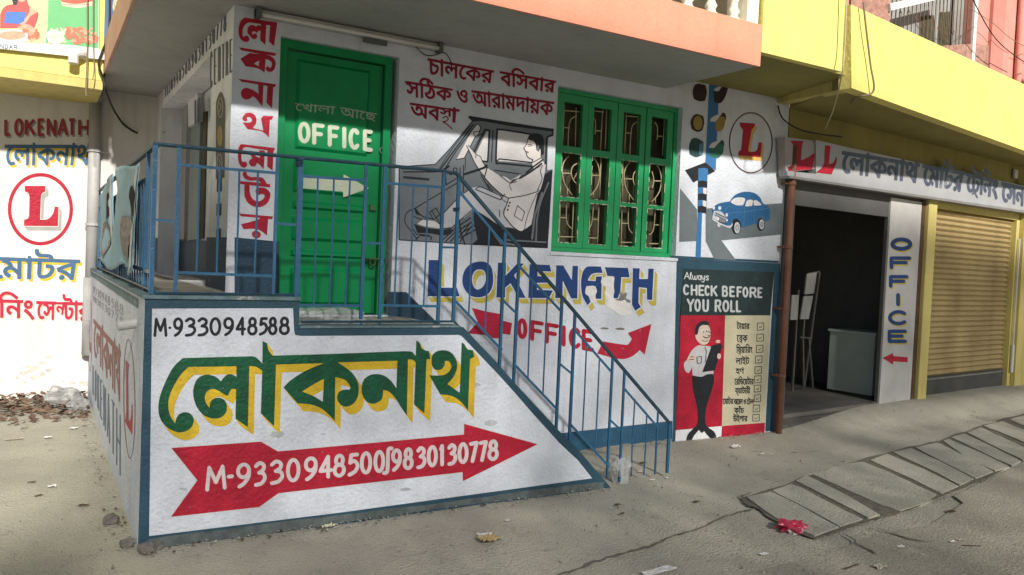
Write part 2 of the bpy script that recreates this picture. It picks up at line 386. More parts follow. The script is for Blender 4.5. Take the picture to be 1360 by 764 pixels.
# ---- Bengali letter outlines: code advance | contour | contour (thousandths)
GLY = {}
for _l in '''9c7 346|356 622 356 551 336 551 304 540 269 521 234 494 201 460 172 419 149 372 133 320 128 262 133 197 150 148 174 111 203 87 235 74 267 69 309 74 348 92 383 31 356 14 326 3 295 -3 264 -5 205 3 153 28 109 68 77 121 64 152 56 185 51 221 49 260 51 300 57 338 66 374 80 409 97 440 116 470 139 497 164 521 190 542 219 561 249 576 280 588 216 555 177 552 130 551 -10 551 -10 622
9b2 731|741 622 741 551 636 551 636 0 559 0 559 335 565 309 542 338 519 360 493 374 465 379 435 374 420 366 409 353 401 334 398 307 399 288 400 271 335 266 328 304 313 336 293 361 269 379 242 390 213 394 188 391 167 384 150 371 138 356 131 337 128 316 135 279 158 248 193 222 241 201 214 127 169 145 128 168 94 197 68 232 52 273 46 320 52 362 68 398 94 426 127 448 166 462 208 466 257 461 299 447 336 421 369 384 354 383 369 412 393 434 422 447 452 451 486 447 514 437 541 420 571 397 562 382 560 424 559 467 559 551 -10 551 -10 622
9be 266|276 622 276 551 171 551 171 0 94 0 94 469 79 501 59 527 32 545 -2 551 -10 551 -10 622 5 622 29 618 55 607 79 587 97 559 95 582 94 613 94 688 148 688 170 622
995 807|817 622 817 551 492 551 492 489 492 473 492 0 415 0 399 29 380 57 359 85 334 111 307 136 278 159 248 180 216 199 182 215 147 227 112 237 76 243 37 339 86 366 134 392 183 416 231 439 280 460 331 481 383 499 437 517 415 475 415 551 -10 551 -10 622|415 467 436 438 384 422 331 401 277 378 225 353 175 328 130 304 158 297 187 288 216 276 246 262 275 246 303 228 329 208 355 187 378 164 398 140 414 116 428 90 420 88 417 134 415 189|761 288 758 256 748 226 731 199 705 177 670 163 625 158 595 159 566 163 572 235 587 234 606 233 646 238 669 252 679 272 683 296 670 345 632 387 603 404 568 418 526 430 479 438 482 513 520 508 555 499 590 488 622 475 652 458 679 440 702 419 723 397 752 346
9a8 604|614 622 614 551 509 551 509 0 432 0 432 243 448 187 414 231 376 270 337 303 296 329 256 345 216 351 182 346 154 332 134 307 128 274 133 246 149 223 176 202 214 184 176 113 122 142 81 181 55 226 46 277 52 322 70 359 96 387 130 407 166 419 204 423 254 419 299 405 341 384 380 356 416 322 451 284 437 280 433 326 432 371 432 551 -10 551 -10 622
9a5 645|655 622 655 551 550 551 550 0 473 0 453 27 431 53 408 79 383 104 356 127 327 149 297 169 265 188 230 204 194 218 155 229 115 238 92 331 144 296 185 287 223 276 258 263 292 249 322 232 351 215 377 197 401 178 443 138 475 97 474 143 473 193 473 688 526 688 549 622|211 625 269 620 316 604 353 578 379 546 395 507 400 464 396 427 384 393 364 363 336 337 300 315 259 297 211 284 158 275 110 285 92 331 132 335 168 340 199 347 226 356 269 377 298 403 314 433 319 466 312 504 291 532 257 549 209 555 166 550 138 536 121 515 116 494 124 468 134 457 150 446 106 384 72 413 58 429 47 449 40 472 38 497 43 530 58 561 83 587 117 608 160 621
9ae 622|632 622 632 551 527 551 527 0 450 0 450 135 468 82 450 108 433 133 415 157 398 180 361 221 323 253 281 274 236 281 202 276 174 262 154 238 148 205 154 175 172 150 202 129 243 111 218 34 169 55 131 80 102 108 82 140 70 173 66 208 72 252 90 288 116 316 150 337 186 349 223 353 279 348 329 331 371 305 409 272 441 233 471 189 454 186 451 233 450 281 450 551 -10 551 -10 622|299 323 299 311 297 299 221 322 215 374 201 415 178 446 144 469 98 484 38 494 51 566 97 553 142 546 183 534 217 515 246 490 269 459 286 421 296 375
99f 567|577 622 577 551 172 551 172 205 173 168 177 143 189 117 212 101 244 96 282 101 318 115 351 136 379 162 405 194 424 228 435 263 439 299 435 327 423 348 402 360 370 364 344 362 317 357 306 428 346 436 389 439 424 435 455 425 481 407 501 381 513 347 517 303 510 245 488 189 455 137 415 95 376 66 335 44 289 29 239 24 205 27 176 35 151 47 132 63 117 84 106 109 98 143 95 191 95 551 -10 551 -10 622|395 622 390 657 376 681 351 695 315 699 221 699 163 701 121 708 88 720 60 736 36 759 20 788 9 821 6 859 8 885 11 912 85 907 82 888 81 869 86 830 100 802 117 788 141 779 173 773 216 771 294 771 341 769 378 763 407 752 431 734 446 715 457 691 464 660 467 622
9b0 596|606 622 606 551 501 551 501 0 424 0 408 29 388 58 366 85 342 111 314 135 285 157 254 178 221 196 186 212 151 225 114 236 76 243 37 339 85 367 135 394 185 420 236 444 287 467 340 488 393 507 447 524 424 482 424 551 -10 551 -10 622|424 474 445 446 407 433 367 418 326 402 285 385 244 366 204 346 166 326 130 304 157 297 186 288 215 276 245 263 275 248 304 230 331 211 358 190 383 167 404 143 423 116 438 88 429 88 426 134 424 189|185 -6 162 -2 143 10 129 29 125 52 129 76 143 95 162 108 185 112 208 108 228 95 241 76 245 52 241 29 228 10 208 -2
9b8 682|692 622 692 551 587 551 587 0 510 0 510 353 533 290 504 326 480 353 457 370 436 375 410 367 397 355 383 337 343 268 317 223 294 188 271 160 248 142 220 131 188 127 162 130 137 138 112 153 88 175 62 205 35 244 96 281 121 241 141 218 160 207 180 203 197 206 213 214 229 228 247 250 266 281 289 321 312 354 338 400 362 429 387 444 415 449 446 444 475 431 503 407 536 374 516 373 511 417 510 458 510 551 -10 551 -10 622|271 271 261 332 251 379 236 414 214 441 185 461 146 476 98 486 38 495 53 571 107 551 159 541 202 528 236 512 264 492 284 466 299 436 309 400 315 356
9bf 266|276 622 276 551 171 551 171 0 94 0 94 551 -10 551 -10 622 82 622 50 662 20 704 37 733 55 760 74 787 93 812 135 855 185 889 213 901 244 910 277 915 313 917 365 914 415 904 463 888 510 867 557 840 605 808 629 790 654 771 679 752 705 731 663 677 629 704 597 728 567 750 539 770 484 802 433 826 380 839 325 844 274 839 230 825 192 802 160 772 131 735 106 693 128 660 160 622
9a0 591|282 0 225 5 173 22 128 47 90 81 59 122 36 168 58 247 97 252 131 260 160 270 184 283 221 315 246 354 259 398 263 448 258 498 252 525 242 551 -10 551 -10 622 200 622 171 664 149 703 134 739 129 776 135 816 152 852 180 885 218 917 269 861 241 837 223 815 212 791 208 764 214 732 231 700 257 663 291 622 601 622 601 551 427 551 394 552 365 553 400 516 431 480 459 443 484 406 503 368 518 328 526 285 529 240 527 206 522 173 513 143 500 115 464 67 416 31 387 17 355 8 320 2|280 74 333 80 375 98 407 126 430 161 443 201 448 244 444 290 434 334 414 379 385 427 367 452 345 479 321 507 293 536 309 532 326 475 331 443 333 406 330 369 322 333 307 297 284 264 252 234 209 207 183 195 154 185 121 176 86 168 100 229 114 181 137 142 167 112 202 91 241 78
993 738|509 629 545 627 577 619 605 607 629 590 660 544 671 483 665 438 647 397 617 362 579 331 533 305 480 282 449 354 509 378 553 406 582 439 591 482 586 515 570 539 544 553 509 558 474 555 441 546 411 532 384 516 362 497 345 477 335 457 331 439 334 424 341 412 357 402 386 395 365 321 315 336 280 360 258 392 251 431 256 465 272 500 296 533 328 564 367 590 411 611 458 624|681 225 677 186 666 150 646 119 620 92 586 70 547 55 503 45 453 42 418 44 385 48 352 56 320 67 289 81 259 100 231 121 204 147 177 177 152 211 128 249 106 291 84 338 64 390 45 446 28 507 103 529 124 461 145 399 168 344 193 295 218 253 246 216 275 186 307 161 340 142 376 129 414 121 455 118 512 125 559 145 590 179 600 228 594 264 575 294 545 319 509 338 589 373 628 346 657 311 675 271
986 1158|898 622 898 551 798 551 798 0 721 0 706 29 688 55 670 80 649 104 605 145 557 180 582 246 621 220 661 186 697 148 724 109 723 137 722 164 721 194 721 551 -10 551 -10 622|376 91 342 93 310 99 277 109 246 123 215 142 186 166 157 196 130 232 103 273 77 322 53 379 29 442 102 466 120 416 139 371 158 331 178 296 198 264 219 238 242 216 266 198 319 175 378 167 428 171 467 185 495 205 515 232 526 264 530 300 522 353 499 394 463 421 420 430 391 426 370 416 357 397 353 372 355 353 361 331 285 316 275 355 271 388 276 422 292 450 315 472 345 488 378 497 413 500 468 493 515 474 553 442 582 401 600 351 606 294 600 242 581 194 550 152 505 119 478 107 447 98 413 93|344 465 334 495 315 522 284 542 243 556 267 601 312 589 361 566 394 539 414 507 423 468|1168 622 1168 551 1063 551 1063 0 986 0 986 479 968 512 948 535 924 547 897 551 887 551 887 622 897 622 924 618 950 607 972 587 990 559 988 582 986 613 986 688 1039 688 1062 622
9a6 603|613 622 613 551 159 551 159 253 145 273 166 295 188 317 211 337 236 357 262 376 289 394 318 412 347 429 377 444 409 459 442 473 475 486 540 422 523 388 510 354 500 320 493 285 488 247 487 205 489 157 495 111 506 63 522 10 447 -7 431 50 419 107 412 163 409 222 411 262 415 299 422 333 432 364 453 410 465 405 437 393 409 380 381 365 354 349 327 332 301 314 274 294 248 273 222 251 195 227 168 202 141 175 82 215 82 551 -10 551 -10 622
9af 626|636 622 636 551 531 551 531 0 454 0 432 27 410 53 386 76 361 99 335 119 306 138 275 155 243 170 208 184 170 195 128 205 84 212 48 303 113 343 183 380 252 414 211 441 165 466 139 476 111 486 80 494 48 502 79 570 81 551 -10 551 -10 622|454 551 135 551 114 560 156 547 199 528 240 505 278 481 310 456 336 432 341 376 266 341 190 303 155 284 125 265 113 280 155 273 194 264 230 253 264 240 295 225 324 209 352 191 378 172 403 151 426 130 449 107 470 83 457 79 455 125 454 171
9bc 0|-255 -183 -278 -179 -298 -167 -311 -149 -315 -125 -311 -101 -298 -82 -278 -69 -255 -65 -232 -69 -213 -82 -199 -101 -195 -125 -199 -149 -213 -167 -232 -179
985 893|903 622 903 551 798 551 798 0 721 0 706 29 688 55 670 80 649 104 605 145 557 180 582 246 621 220 661 186 697 148 724 109 723 137 722 164 721 194 721 551 -10 551 -10 622|376 91 342 93 310 99 277 109 246 123 215 142 186 166 157 196 130 232 103 273 77 322 53 379 29 442 102 466 120 416 139 371 158 331 178 296 198 264 219 238 242 216 266 198 319 175 378 167 428 171 467 185 495 205 515 233 526 265 530 300 522 353 499 394 463 421 420 430 391 426 370 416 357 397 353 372 355 353 361 331 285 316 275 355 271 388 276 422 292 450 315 472 345 488 378 497 413 500 468 493 515 474 553 442 582 401 600 351 606 294 600 242 581 194 550 152 505 119 478 107 447 98 413 93|344 465 334 495 315 522 284 542 243 556 267 601 312 589 361 566 394 539 414 507 423 468
9ac 596|606 622 606 551 501 551 501 0 424 0 408 29 388 58 366 85 342 111 314 135 285 157 254 178 221 196 186 212 151 225 114 236 76 243 37 339 85 367 135 394 185 420 236 444 287 467 340 488 393 507 447 524 424 482 424 551 -10 551 -10 622|424 474 445 446 407 433 367 418 326 402 285 385 244 366 204 346 166 326 130 304 157 297 186 288 215 276 245 263 275 248 304 230 331 211 358 190 383 167 404 143 423 116 438 88 429 88 426 134 424 189
996 696|706 622 706 551 601 551 601 0 524 0 494 40 460 79 422 116 380 149 334 179 283 204 256 215 227 224 197 232 166 238 142 331 190 296 235 287 276 276 313 263 348 248 378 231 407 213 432 195 456 175 495 135 526 97 525 143 524 193 524 688 577 688 600 622|450 470 442 416 419 372 381 335 333 308 304 297 274 288 243 281 209 276 162 285 142 331 181 335 216 340 247 346 275 355 319 375 351 401 369 431 375 466 372 496 361 522 343 547 316 571 371 625 402 592 428 555 444 514|182 430 127 438 85 462 58 499 49 548 56 592 71 628 147 607 135 583 130 552 134 529 145 514 161 504 182 501 203 503 224 509 246 521 270 541 293 571 316 612 371 625 373 575 351 534 325 499 295 470 262 448 224 435
99b 687|615 310 610 259 594 217 570 181 539 153 503 131 464 115 422 103 380 97 359 120 413 111 466 99 518 83 571 64 598 52 626 40 655 26 684 11 649 -49 610 -29 570 -10 530 6 490 22 448 35 407 47 364 58 322 68 278 76 234 83 189 89 143 94 152 166 214 156 249 153 290 152 332 153 370 158 404 165 434 175 481 201 513 235 532 272 538 310 530 357 505 391 465 412 412 419 398 419 382 416 372 481 398 483 423 483 476 479 519 466 552 446 577 421 595 393 607 364 613 336|227 217 195 219 167 225 144 235 125 249 111 266 101 288 93 318 91 359 91 559 168 559 168 521 166 476 168 451 168 420 168 359 173 321 184 301 204 290 233 286 273 290 308 302 336 320 357 341 370 363 374 384 371 400 360 408 322 413 316 413 267 418 223 431 185 452 155 480 168 544 204 511 225 498 251 489 283 483 323 481 372 481 387 475 402 463 421 451 436 435 447 414 450 388 443 342 421 301 386 266 341 240 287 223|-10 551 -10 622 697 622 697 551
99a 567|577 622 577 551 172 551 172 521 168 458 171 422 172 378 172 205 173 168 177 143 189 117 212 101 244 96 283 101 318 115 350 136 379 162 404 193 423 226 434 260 438 296 433 323 420 339 397 347 368 349 363 349 322 351 289 357 261 365 235 377 193 408 175 426 161 447 171 534 193 501 215 474 241 452 273 436 312 426 361 423 377 423 411 422 436 418 472 403 492 386 506 365 514 338 517 306 515 276 510 246 501 217 488 189 455 138 415 95 376 66 334 43 289 29 238 24 204 27 175 35 151 47 132 63 117 84 106 109 98 143 95 191 95 551 -10 551 -10 622
987 530|358 622 353 657 339 681 314 695 278 699 206 699 148 701 105 708 72 720 44 736 20 759 4 788 -7 821 -10 859 -9 885 -5 912 69 907 66 886 65 869 70 830 84 802 101 788 125 779 157 773 200 771 257 771 304 769 341 763 370 752 394 734 409 715 420 691 427 660 430 622|242 500 280 498 313 493 343 485 370 474 412 444 441 407 458 366 464 325 460 286 450 252 432 221 407 195 374 174 335 158 289 147 236 141 246 152 292 136 341 115 391 89 442 60 467 43 492 26 516 9 540 -10 494 -63 464 -41 435 -20 407 -1 381 16 329 48 279 75 228 98 173 119 144 128 113 137 81 146 46 154 61 223 95 214 128 209 164 205 207 204 270 208 317 221 349 241 370 265 381 292 385 320 375 367 346 402 302 423 247 430 215 428 189 423 170 414 158 403 150 388 148 370 150 354 154 338 81 323 73 355 70 384 76 418 92 447 118 470 153 487 194 497|175 465 165 495 145 522 115 542 73 556 97 601 143 589 191 566 225 539 245 507 254 468|540 622 540 551 -10 551 -10 622
989 712|508 622 503 657 489 681 464 695 428 699 288 699 230 701 188 708 155 720 127 736 103 759 87 788 76 821 73 859 75 885 78 912 152 907 149 886 148 869 153 830 167 802 184 788 207 779 239 773 283 771 407 771 454 769 491 763 520 752 544 734 559 715 570 691 577 660 580 622|722 622 722 551 356 551 356 372 358 347 365 330 377 319 393 316 412 319 433 328 454 344 477 366 502 396 529 433 589 442 617 394 639 345 652 295 656 245 649 185 629 132 595 87 548 53 519 40 488 31 454 26 417 24 385 25 353 30 323 37 294 47 266 60 239 77 214 98 189 122 166 149 143 181 122 217 101 258 82 302 63 352 46 406 29 465 105 485 123 419 143 360 163 307 185 262 207 222 231 189 257 161 284 139 313 122 344 110 378 102 413 100 451 102 484 110 512 122 537 140 569 186 580 243 577 285 568 320 553 349 535 373 581 392 551 346 520 308 488 279 457 259 425 246 394 242 351 249 333 257 317 268 302 285 290 308 282 342 279 393 279 551 -10 551 -10 622
9b9 530|242 500 280 498 313 493 343 485 370 474 412 444 441 407 458 366 464 325 460 286 450 252 432 221 407 195 374 174 335 158 289 147 236 141 246 152 292 136 341 115 391 89 442 60 467 43 492 26 516 9 540 -10 494 -63 464 -41 435 -20 407 -1 381 16 329 48 279 75 228 98 173 119 144 128 113 137 81 146 46 154 61 223 95 214 128 209 164 205 207 204 270 208 317 221 349 241 370 265 381 292 385 320 375 367 346 402 302 423 247 430 215 428 189 423 170 414 158 403 150 388 148 370 150 354 154 338 81 323 73 355 70 384 76 418 92 447 118 470 153 487 194 497|175 465 165 495 145 522 115 542 73 556 97 601 143 589 191 566 225 539 245 507 254 468|540 622 540 551 -10 551 -10 622
9a3 620|630 622 630 551 525 551 525 0 448 0 448 425 468 363 445 395 423 424 402 450 381 473 340 510 301 536 262 551 222 556 193 553 169 544 149 530 134 512 125 489 122 463 126 434 138 409 158 389 187 374 225 363 275 355 269 272 237 276 207 282 178 290 152 301 105 328 70 364 47 408 40 462 46 512 64 553 92 586 127 610 168 624 211 629 261 624 306 611 347 589 388 559 429 520 470 473 454 477 450 523 448 576 448 688 501 688 524 622
9a1 712|722 622 722 551 356 551 356 372 358 347 365 330 377 319 393 316 412 319 433 328 454 344 477 366 502 396 529 433 589 442 617 394 639 345 652 295 656 245 649 185 629 132 595 87 548 53 519 40 488 31 454 26 417 24 385 25 353 30 323 37 294 47 266 60 239 77 214 98 189 122 166 149 143 181 122 217 101 258 82 302 63 352 46 406 29 465 105 485 123 419 143 360 163 307 185 262 207 222 231 189 257 161 284 139 313 122 344 110 378 102 413 100 451 102 484 110 512 122 537 140 569 186 580 243 577 285 568 320 553 349 535 373 581 392 551 346 520 308 488 279 457 259 425 246 394 242 351 249 333 257 317 268 302 285 290 308 282 342 279 393 279 551 -10 551 -10 622
9c0 266|276 551 171 551 171 0 94 0 94 551 -10 551 -10 622 94 622 84 682 61 731 27 770 -16 801 -67 822 -125 837 -155 842 -187 845 -219 847 -252 848 -307 846 -354 842 -391 834 -419 823 -436 809 -442 792 -436 776 -418 768 -365 763 -269 763 -222 761 -185 754 -157 742 -135 725 -119 704 -108 680 -102 651 -100 615 -167 615 -173 655 -189 678 -214 689 -254 692 -353 692 -391 693 -425 698 -453 704 -476 713 -497 729 -511 747 -519 768 -521 789 -505 841 -456 882 -419 897 -374 908 -320 915 -258 917 -162 913 -78 899 -6 877 55 846 103 805 139 754 163 693 174 622 276 622
981 0|42 861 34 814 19 771 -5 735 -38 708 -79 691 -131 685 -184 691 -227 708 -260 735 -285 771 -301 813 -310 860 -241 869 -231 820 -212 783 -181 759 -135 751 -91 759 -59 782 -38 819 -28 870|-90 830 -93 812 -103 799 -117 791 -134 788 -153 791 -167 801 -175 815 -178 833 -175 848 -168 861 -154 870 -135 873 -115 870 -101 862 -93 849
982 438|123 314 154 294 184 272 214 249 243 224 270 197 297 169 322 141 346 111 368 81 388 51 407 22 424 -8 359 -41 339 -10 318 19 298 46 278 73 257 97 235 121 212 144 189 166 163 187 135 209 105 229 73 250|78 486 83 524 97 558 118 585 147 605 181 618 219 622 257 618 291 605 320 585 342 558 355 524 360 486 355 448 342 414 320 387 291 366 257 353 219 349 181 353 147 366 118 386 97 414 83 447|147 486 152 456 168 433 191 419 219 414 248 419 271 434 286 456 291 486 286 516 271 539 248 552 219 557 191 552 168 538 152 515
9aa 716|726 622 726 551 621 551 621 0 544 0 544 396 566 332 546 361 527 388 508 412 491 435 458 473 427 504 396 527 365 544 333 553 298 556 260 552 226 541 194 524 166 501 140 475 116 447 108 445 140 460 174 465 224 457 259 434 279 398 286 356 285 335 282 320 265 326 288 351 312 375 337 400 461 516 510 463 226 195 167 250 249 328 213 285 183 262 209 299 216 319 219 343 215 366 204 383 186 394 160 398 129 394 98 380 22 452 42 478 62 502 83 524 104 545 147 580 192 607 240 623 291 629 344 624 392 608 436 582 479 546 500 523 522 499 544 471 567 441 549 446 545 498 544 558 544 688 597 688 620 622
9b7 633|643 622 643 551 538 551 538 0 461 0 436 28 411 54 386 78 360 101 333 121 305 139 274 156 242 171 207 184 170 195 128 205 84 212 48 303 74 319 100 335 128 351 157 367 187 382 217 397 248 411 280 425 339 432 341 376 237 328 186 301 142 275 178 267 211 258 243 248 273 236 301 222 327 208 353 192 377 175 421 139 463 99 462 134 461 171 461 312 465 334 463 384 461 434 461 551 -10 551 -10 622|77 569 118 555 149 546 180 535 212 522 244 508 275 492 306 475 336 457 365 438 393 418 420 397 445 376 468 355 467 264 426 305 380 344 354 363 328 380 302 397 274 414 246 429 218 443 189 456 160 468 103 488 48 502
9cd 0|-134 -17 112 -214 69 -268 -186 -81
9df 626|636 622 636 551 531 551 531 0 454 0 432 27 410 53 386 76 361 99 335 119 306 138 275 155 243 170 208 184 170 195 128 205 84 212 48 303 113 343 183 380 252 414 211 441 165 466 139 476 111 486 80 494 48 502 79 570 81 551 -10 551 -10 622|454 551 135 551 114 560 156 547 199 528 240 505 278 481 310 456 336 432 341 376 266 341 190 303 155 284 125 265 113 280 155 273 194 264 230 253 264 240 295 225 324 209 352 191 378 172 403 151 426 130 449 107 470 83 457 79 455 125 454 171|180 -6 157 -2 138 10 124 29 120 52 124 76 138 95 157 108 180 112 203 108 223 95 236 76 240 52 236 29 223 10 203 -2'''.split('\n'):
    _h, *_c = _l.split('|'); _k, _a = _h.split()
    GLY[chr(int(_k, 16))] = (int(_a), [list(zip(map(int, c.split()[0::2]), map(int, c.split()[1::2]))) for c in _c])

def MAP(g, cs, ox=0, oy=0):
    return [(c[0], g(c[1], ox, oy)) if isinstance(c, tuple) else g(c, ox, oy) for c in cs]
def bn(word, quad, w=0):
    """Bengali word (letters in visual order) fitted to a quad TL, TR, BR, BL; w thickens the strokes.
    '<' before a letter draws it small and low as a joined form"""
    items = []; x = 0
    for ch in word:
        if ch == ' ': x += 260; continue
        if ch == '~':                                   # r-stroke under the previous letter
            items.append(('r', x)); continue
        if ch == '^':                                   # hook above (reph)
            items.append(('h', x)); continue
        a, sp = GLY[ch]; items.append((ch, x)); x += a
    tot = max(x, 1); TL, TR, BR, BL = quad
    def m(gx, gy):
        s = gx / tot; t = gy / 622.0
        return (TL[0] * (1 - s) * t + TR[0] * s * t + BR[0] * s * (1 - t) + BL[0] * (1 - s) * (1 - t),
                TL[1] * (1 - s) * t + TR[1] * s * t + BR[1] * s * (1 - t) + BL[1] * (1 - s) * (1 - t))
    out = []
    hpx = abs(TL[1] - BL[1])
    for ch, x0 in items:
        if ch == 'r':
            out += stroke([m(x0 - 480, -60), m(x0 - 350, 20), m(x0 - 130, -150)], max(w, hpx * .10)); continue
        if ch == 'h':
            out += stroke([m(x0 - 330, 680), m(x0 - 120, 820)], max(w, hpx * .10)); continue
        sp = GLY[ch][1]
        big = max(sp, key=lambda c: abs(area(c)))
        sg = area(big) > 0
        cs = []
        for c in sp:
            q = [m(x0 + a, b) for a, b in c]
            cs.append(q if (area(c) > 0) == sg else ('hole', q))
        if w: cs = fat(cs, w)
        out += cs
    return out
EL = lambda cx, cy, rx, ry, a0=0, a1=360, n=14: [(cx + rx * cos(radians(a0 + (a1 - a0) * k / n)), cy + ry * sin(radians(a0 + (a1 - a0) * k / n))) for k in range(n + 1)]
LAT = {
 '0': [EL(.5, .5, .5, .5, 0, 360, 20)], 'O': [EL(.5, .5, .5, .5, 0, 360, 20)],
 '1': [[(.2, .82), (.55, 1), (.55, 0)]],
 '3': [P('.05,.86 .45,1 .88,.88 .82,.66 .4,.54!', False) + P('.4,.54! .85,.48 1,.25 .65,.03 .05,-.02', False)],
 '4': [[(.72, 0), (.72, 1), (.0, .32), (1, .32)]],
 '5': [[(.95, .97), (.3, .97), (.18, .58)] + P('.18,.58! .65,.66 1,.4 .7,.12 .1,-.02', False)],
 '7': [[(.05, .96), (.95, 1), (.3, 0)]],
 '8': [EL(.52, .76, .38, .24, 0, 360, 14), EL(.5, .27, .5, .28, 0, 360, 16)],
 '9': [EL(.5, .7, .45, .3, 0, 360, 16), P('.95,.72! .9,.4 .55,.12 .15,-.02', False)],
 '-': [[(.1, .5), (.9, .5)]], '.': [[(.5, .48), (.52, .5)]],
 '/': [P('1,1.12 .6,1.08 .52,.7 .5,.3 .4,-.08 0,-.12', False)],
 'M': [[(0, 0), (.12, 1), (.5, .3), (.88, 1), (1, 0)]],
 'F': [[(0, 0), (0, 1), (1, 1)], [(0, .52), (.8, .52)]],
 'I': [[(.5, 0), (.5, 1)]],
 'C': [EL(.55, .5, .55, .5, 45, 315, 16)],
 'E': [[(1, 1), (0, 1), (0, 0), (1, 0)], [(0, .52), (.8, .52)]],
 'L': [[(0, 1), (0, 0), (1, 0)]],
 'K': [[(0, 0), (0, 1)], [(.95, 1), (.05, .45)], [(.3, .62), (1, 0)]],
 'N': [[(0, 0), (0, 1), (1, 0), (1, 1)]],
 'A': [[(0, 0), (.5, 1), (1, 0)], [(.2, .35), (.8, .35)]],
 'T': [[(0, 1), (1, 1)], [(.5, 1), (.5, 0)]],
 'H': [[(0, 0), (0, 1)], [(1, 0), (1, 1)], [(0, .5), (1, .5)]],
 'B': [[(0, 0), (0, 1)] + P('0,1! .7,1 .9,.78 .65,.54 .05,.53!', False) + P('.05,.53! .8,.5 1,.25 .75,0 0,0!', False)],
 'R': [[(0, 0), (0, 1)] + P('0,1! .75,1 .95,.76 .7,.5 .05,.48!', False), [(.5, .48), (1, 0)]],
 'Y': [[(0, 1), (.5, .5), (1, 1)], [(.5, .5), (.5, 0)]],
 'U': [[(0, 1)] + P('0,.35 .1,.08 .5,0 .9,.08 1,.35', False) + [(1, 1)]],
 'D': [[(0, 0), (0, 1)] + P('0,1! .7,.95 1,.5 .7,.05 0,0!', False)],
 'S': [P('.95,.85 .5,1 .08,.78 .5,.52 .95,.25 .5,0 .05,.14', False)],
 'a': [EL(.45, .3, .45, .3, 0, 360, 12), [(.9, .6), (.9, 0)]],
 'l': [P('0,.3 .5,.8 .35,1 .1,.7 .2,.1 .6,0', False)],
 'w': [P('0,.6 .1,.1 .4,0 .5,.5!', False) + P('.5,.5! .6,.0 .9,.1 1,.6', False)],
 'y': [P('0,.6 .1,.15 .5,.1 .9,.6!', False) + [(.75, -.1)] + P('.7,-.2 .4,-.4 0,-.3', False)],
 's': [P('.9,.55 .4,.62 .1,.45 .6,.28 .85,.1 .4,0 .0,.08', False)],
}
def lat(txt, xr, top, bot, w, caps=True):
    """hand lettering: each character's stroke skeleton fitted between a top and a bottom line"""
    out = []
    def line(l, x): (x0, y0), (x1, y1) = l; return y0 + (y1 - y0) * (x - x0) / (x1 - x0)
    for ch, (a, b) in zip(txt, xr):
        if ch == ' ': continue
        h = w / 2
        for sk in LAT[ch]:
            pts = []
            for sx, sy in sk:
                x = a + h + (b - a - w) * sx
                yt, yb = line(top, x) + h, line(bot, x) - h
                pts.append((x, yb + (yt - yb) * sy))
            out += stroke(pts, w, caps)
    return out
def even(n, a, b, gap):
    """n equal character cells between a and b"""
    w = (b - a - gap * (n - 1)) / n
    return [(a + i * (w + gap), a + i * (w + gap) + w) for i in range(n)]

# =================================================================== GROUND
def ss(t): t = min(1, max(0, t)); return t * t * (3 - 2 * t)
def gz(x, y):
    return .15 * ss((x - 6.4) / 2.2) * ss((y - 5.25) / .65)
def axis(lo, a, b, hi, fine):
    out = [a + fine * i for i in range(int((b - a) / fine) + 1)]
    q = fine; v = out[-1]
    while v < hi: q *= 1.35; v += q; out.append(min(v, hi))
    q = fine; v = out[0]; pre = []
    while v > lo: q *= 1.35; v -= q; pre.append(max(v, lo))
    return pre[::-1] + out
rg = random.Random(3)
from mathutils import noise as mnoise
xs = axis(-60, -1.2, 11.5, 80, .075); ys = axis(-60, 2.4, 9.8, 90, .075)
mb = MB()
for y in ys:
    for x in xs:
        h = .011 * mnoise.noise((x * .9, y * .9, 0)) + .004 * mnoise.noise((x * 3.5, y * 3.5, 3))
        mb.v.append((x, y, gz(x, y) + h))
nx = len(xs)
for j in range(len(ys) - 1):
    for i in range(nx - 1):
        k = j * nx + i; mb.f.append((k, k + 1, k + nx + 1, k + nx))
ground = mb.build('ground', M_con, None, smooth=True, kind='structure')

# dirt verge of the lane, the joint line and the drain with its slabs
SG = Surf((0, 0, 0), (1, 0, 0), (0, 0, 1), (0, 1, 0))
def gpt(u, v, dz=0):
    p = at_z(u, v, 0)
    for _ in range(4): p = at_z(u, v, gz(p.x, p.y) + dz)
    return p
def gsheet(name, px, dz, m, parent=None, kind=None, grow=0, step=.12, thick=0):
    """a patch of ground traced from its outline, following the ground"""
    pts = [gpt(*p) for p in px]
    cs = [[(p.x, p.y) for p in pts]]
    xs0 = [p.x for p in pts]; ys0 = [p.y for p in pts]
    v, f = fill(cs)
    mb = MB()
    mb.add([(a, b, gz(a, b) + dz) for a, b in v], f)
    if thick:
        q = ccw(cs[0]); n = len(q)
        for i in range(n):
            a, b = q[i], q[(i + 1) % n]
            mb.add([(*a, gz(*a) + dz), (*a, gz(*a) + dz - thick), (*b, gz(*b) + dz - thick), (*b, gz(*b) + dz)], [(0, 1, 2, 3)])
    return mb.build(name, m, parent, kind=kind)
def jag(px, amp, n=6, seed=0):
    r = random.Random(seed); out = []
    for i in range(len(px)):
        a, b = px[i], px[(i + 1) % len(px)]
        for k in range(n):
            t = k / n
            out.append((a[0] + (b[0] - a[0]) * t + (r.uniform(-amp, amp) if k else 0), a[1] + (b[1] - a[1]) * t + (r.uniform(-amp, amp) * .5 if k else 0)))
    return out
g = crop(960, 520, 3.13)
lane = gsheet('lane_dirt', g([(-2000, 1200), (-400, 830), (-60, 800), (200, 740), (420, 690), (640, 600), (860, 560), (1000, 470), (960, 440), (1250, 300), (2400, -120), (3600, 200), (3000, 1500)]),
              .012, mat('lane_dirt', (.38, .355, .28), .95, .2, 1.2, .6, 60, spots=(.40, .375, .31), spot_amt=.12, spot_scale=3.2, grain=.35, b1=.2), kind='structure')
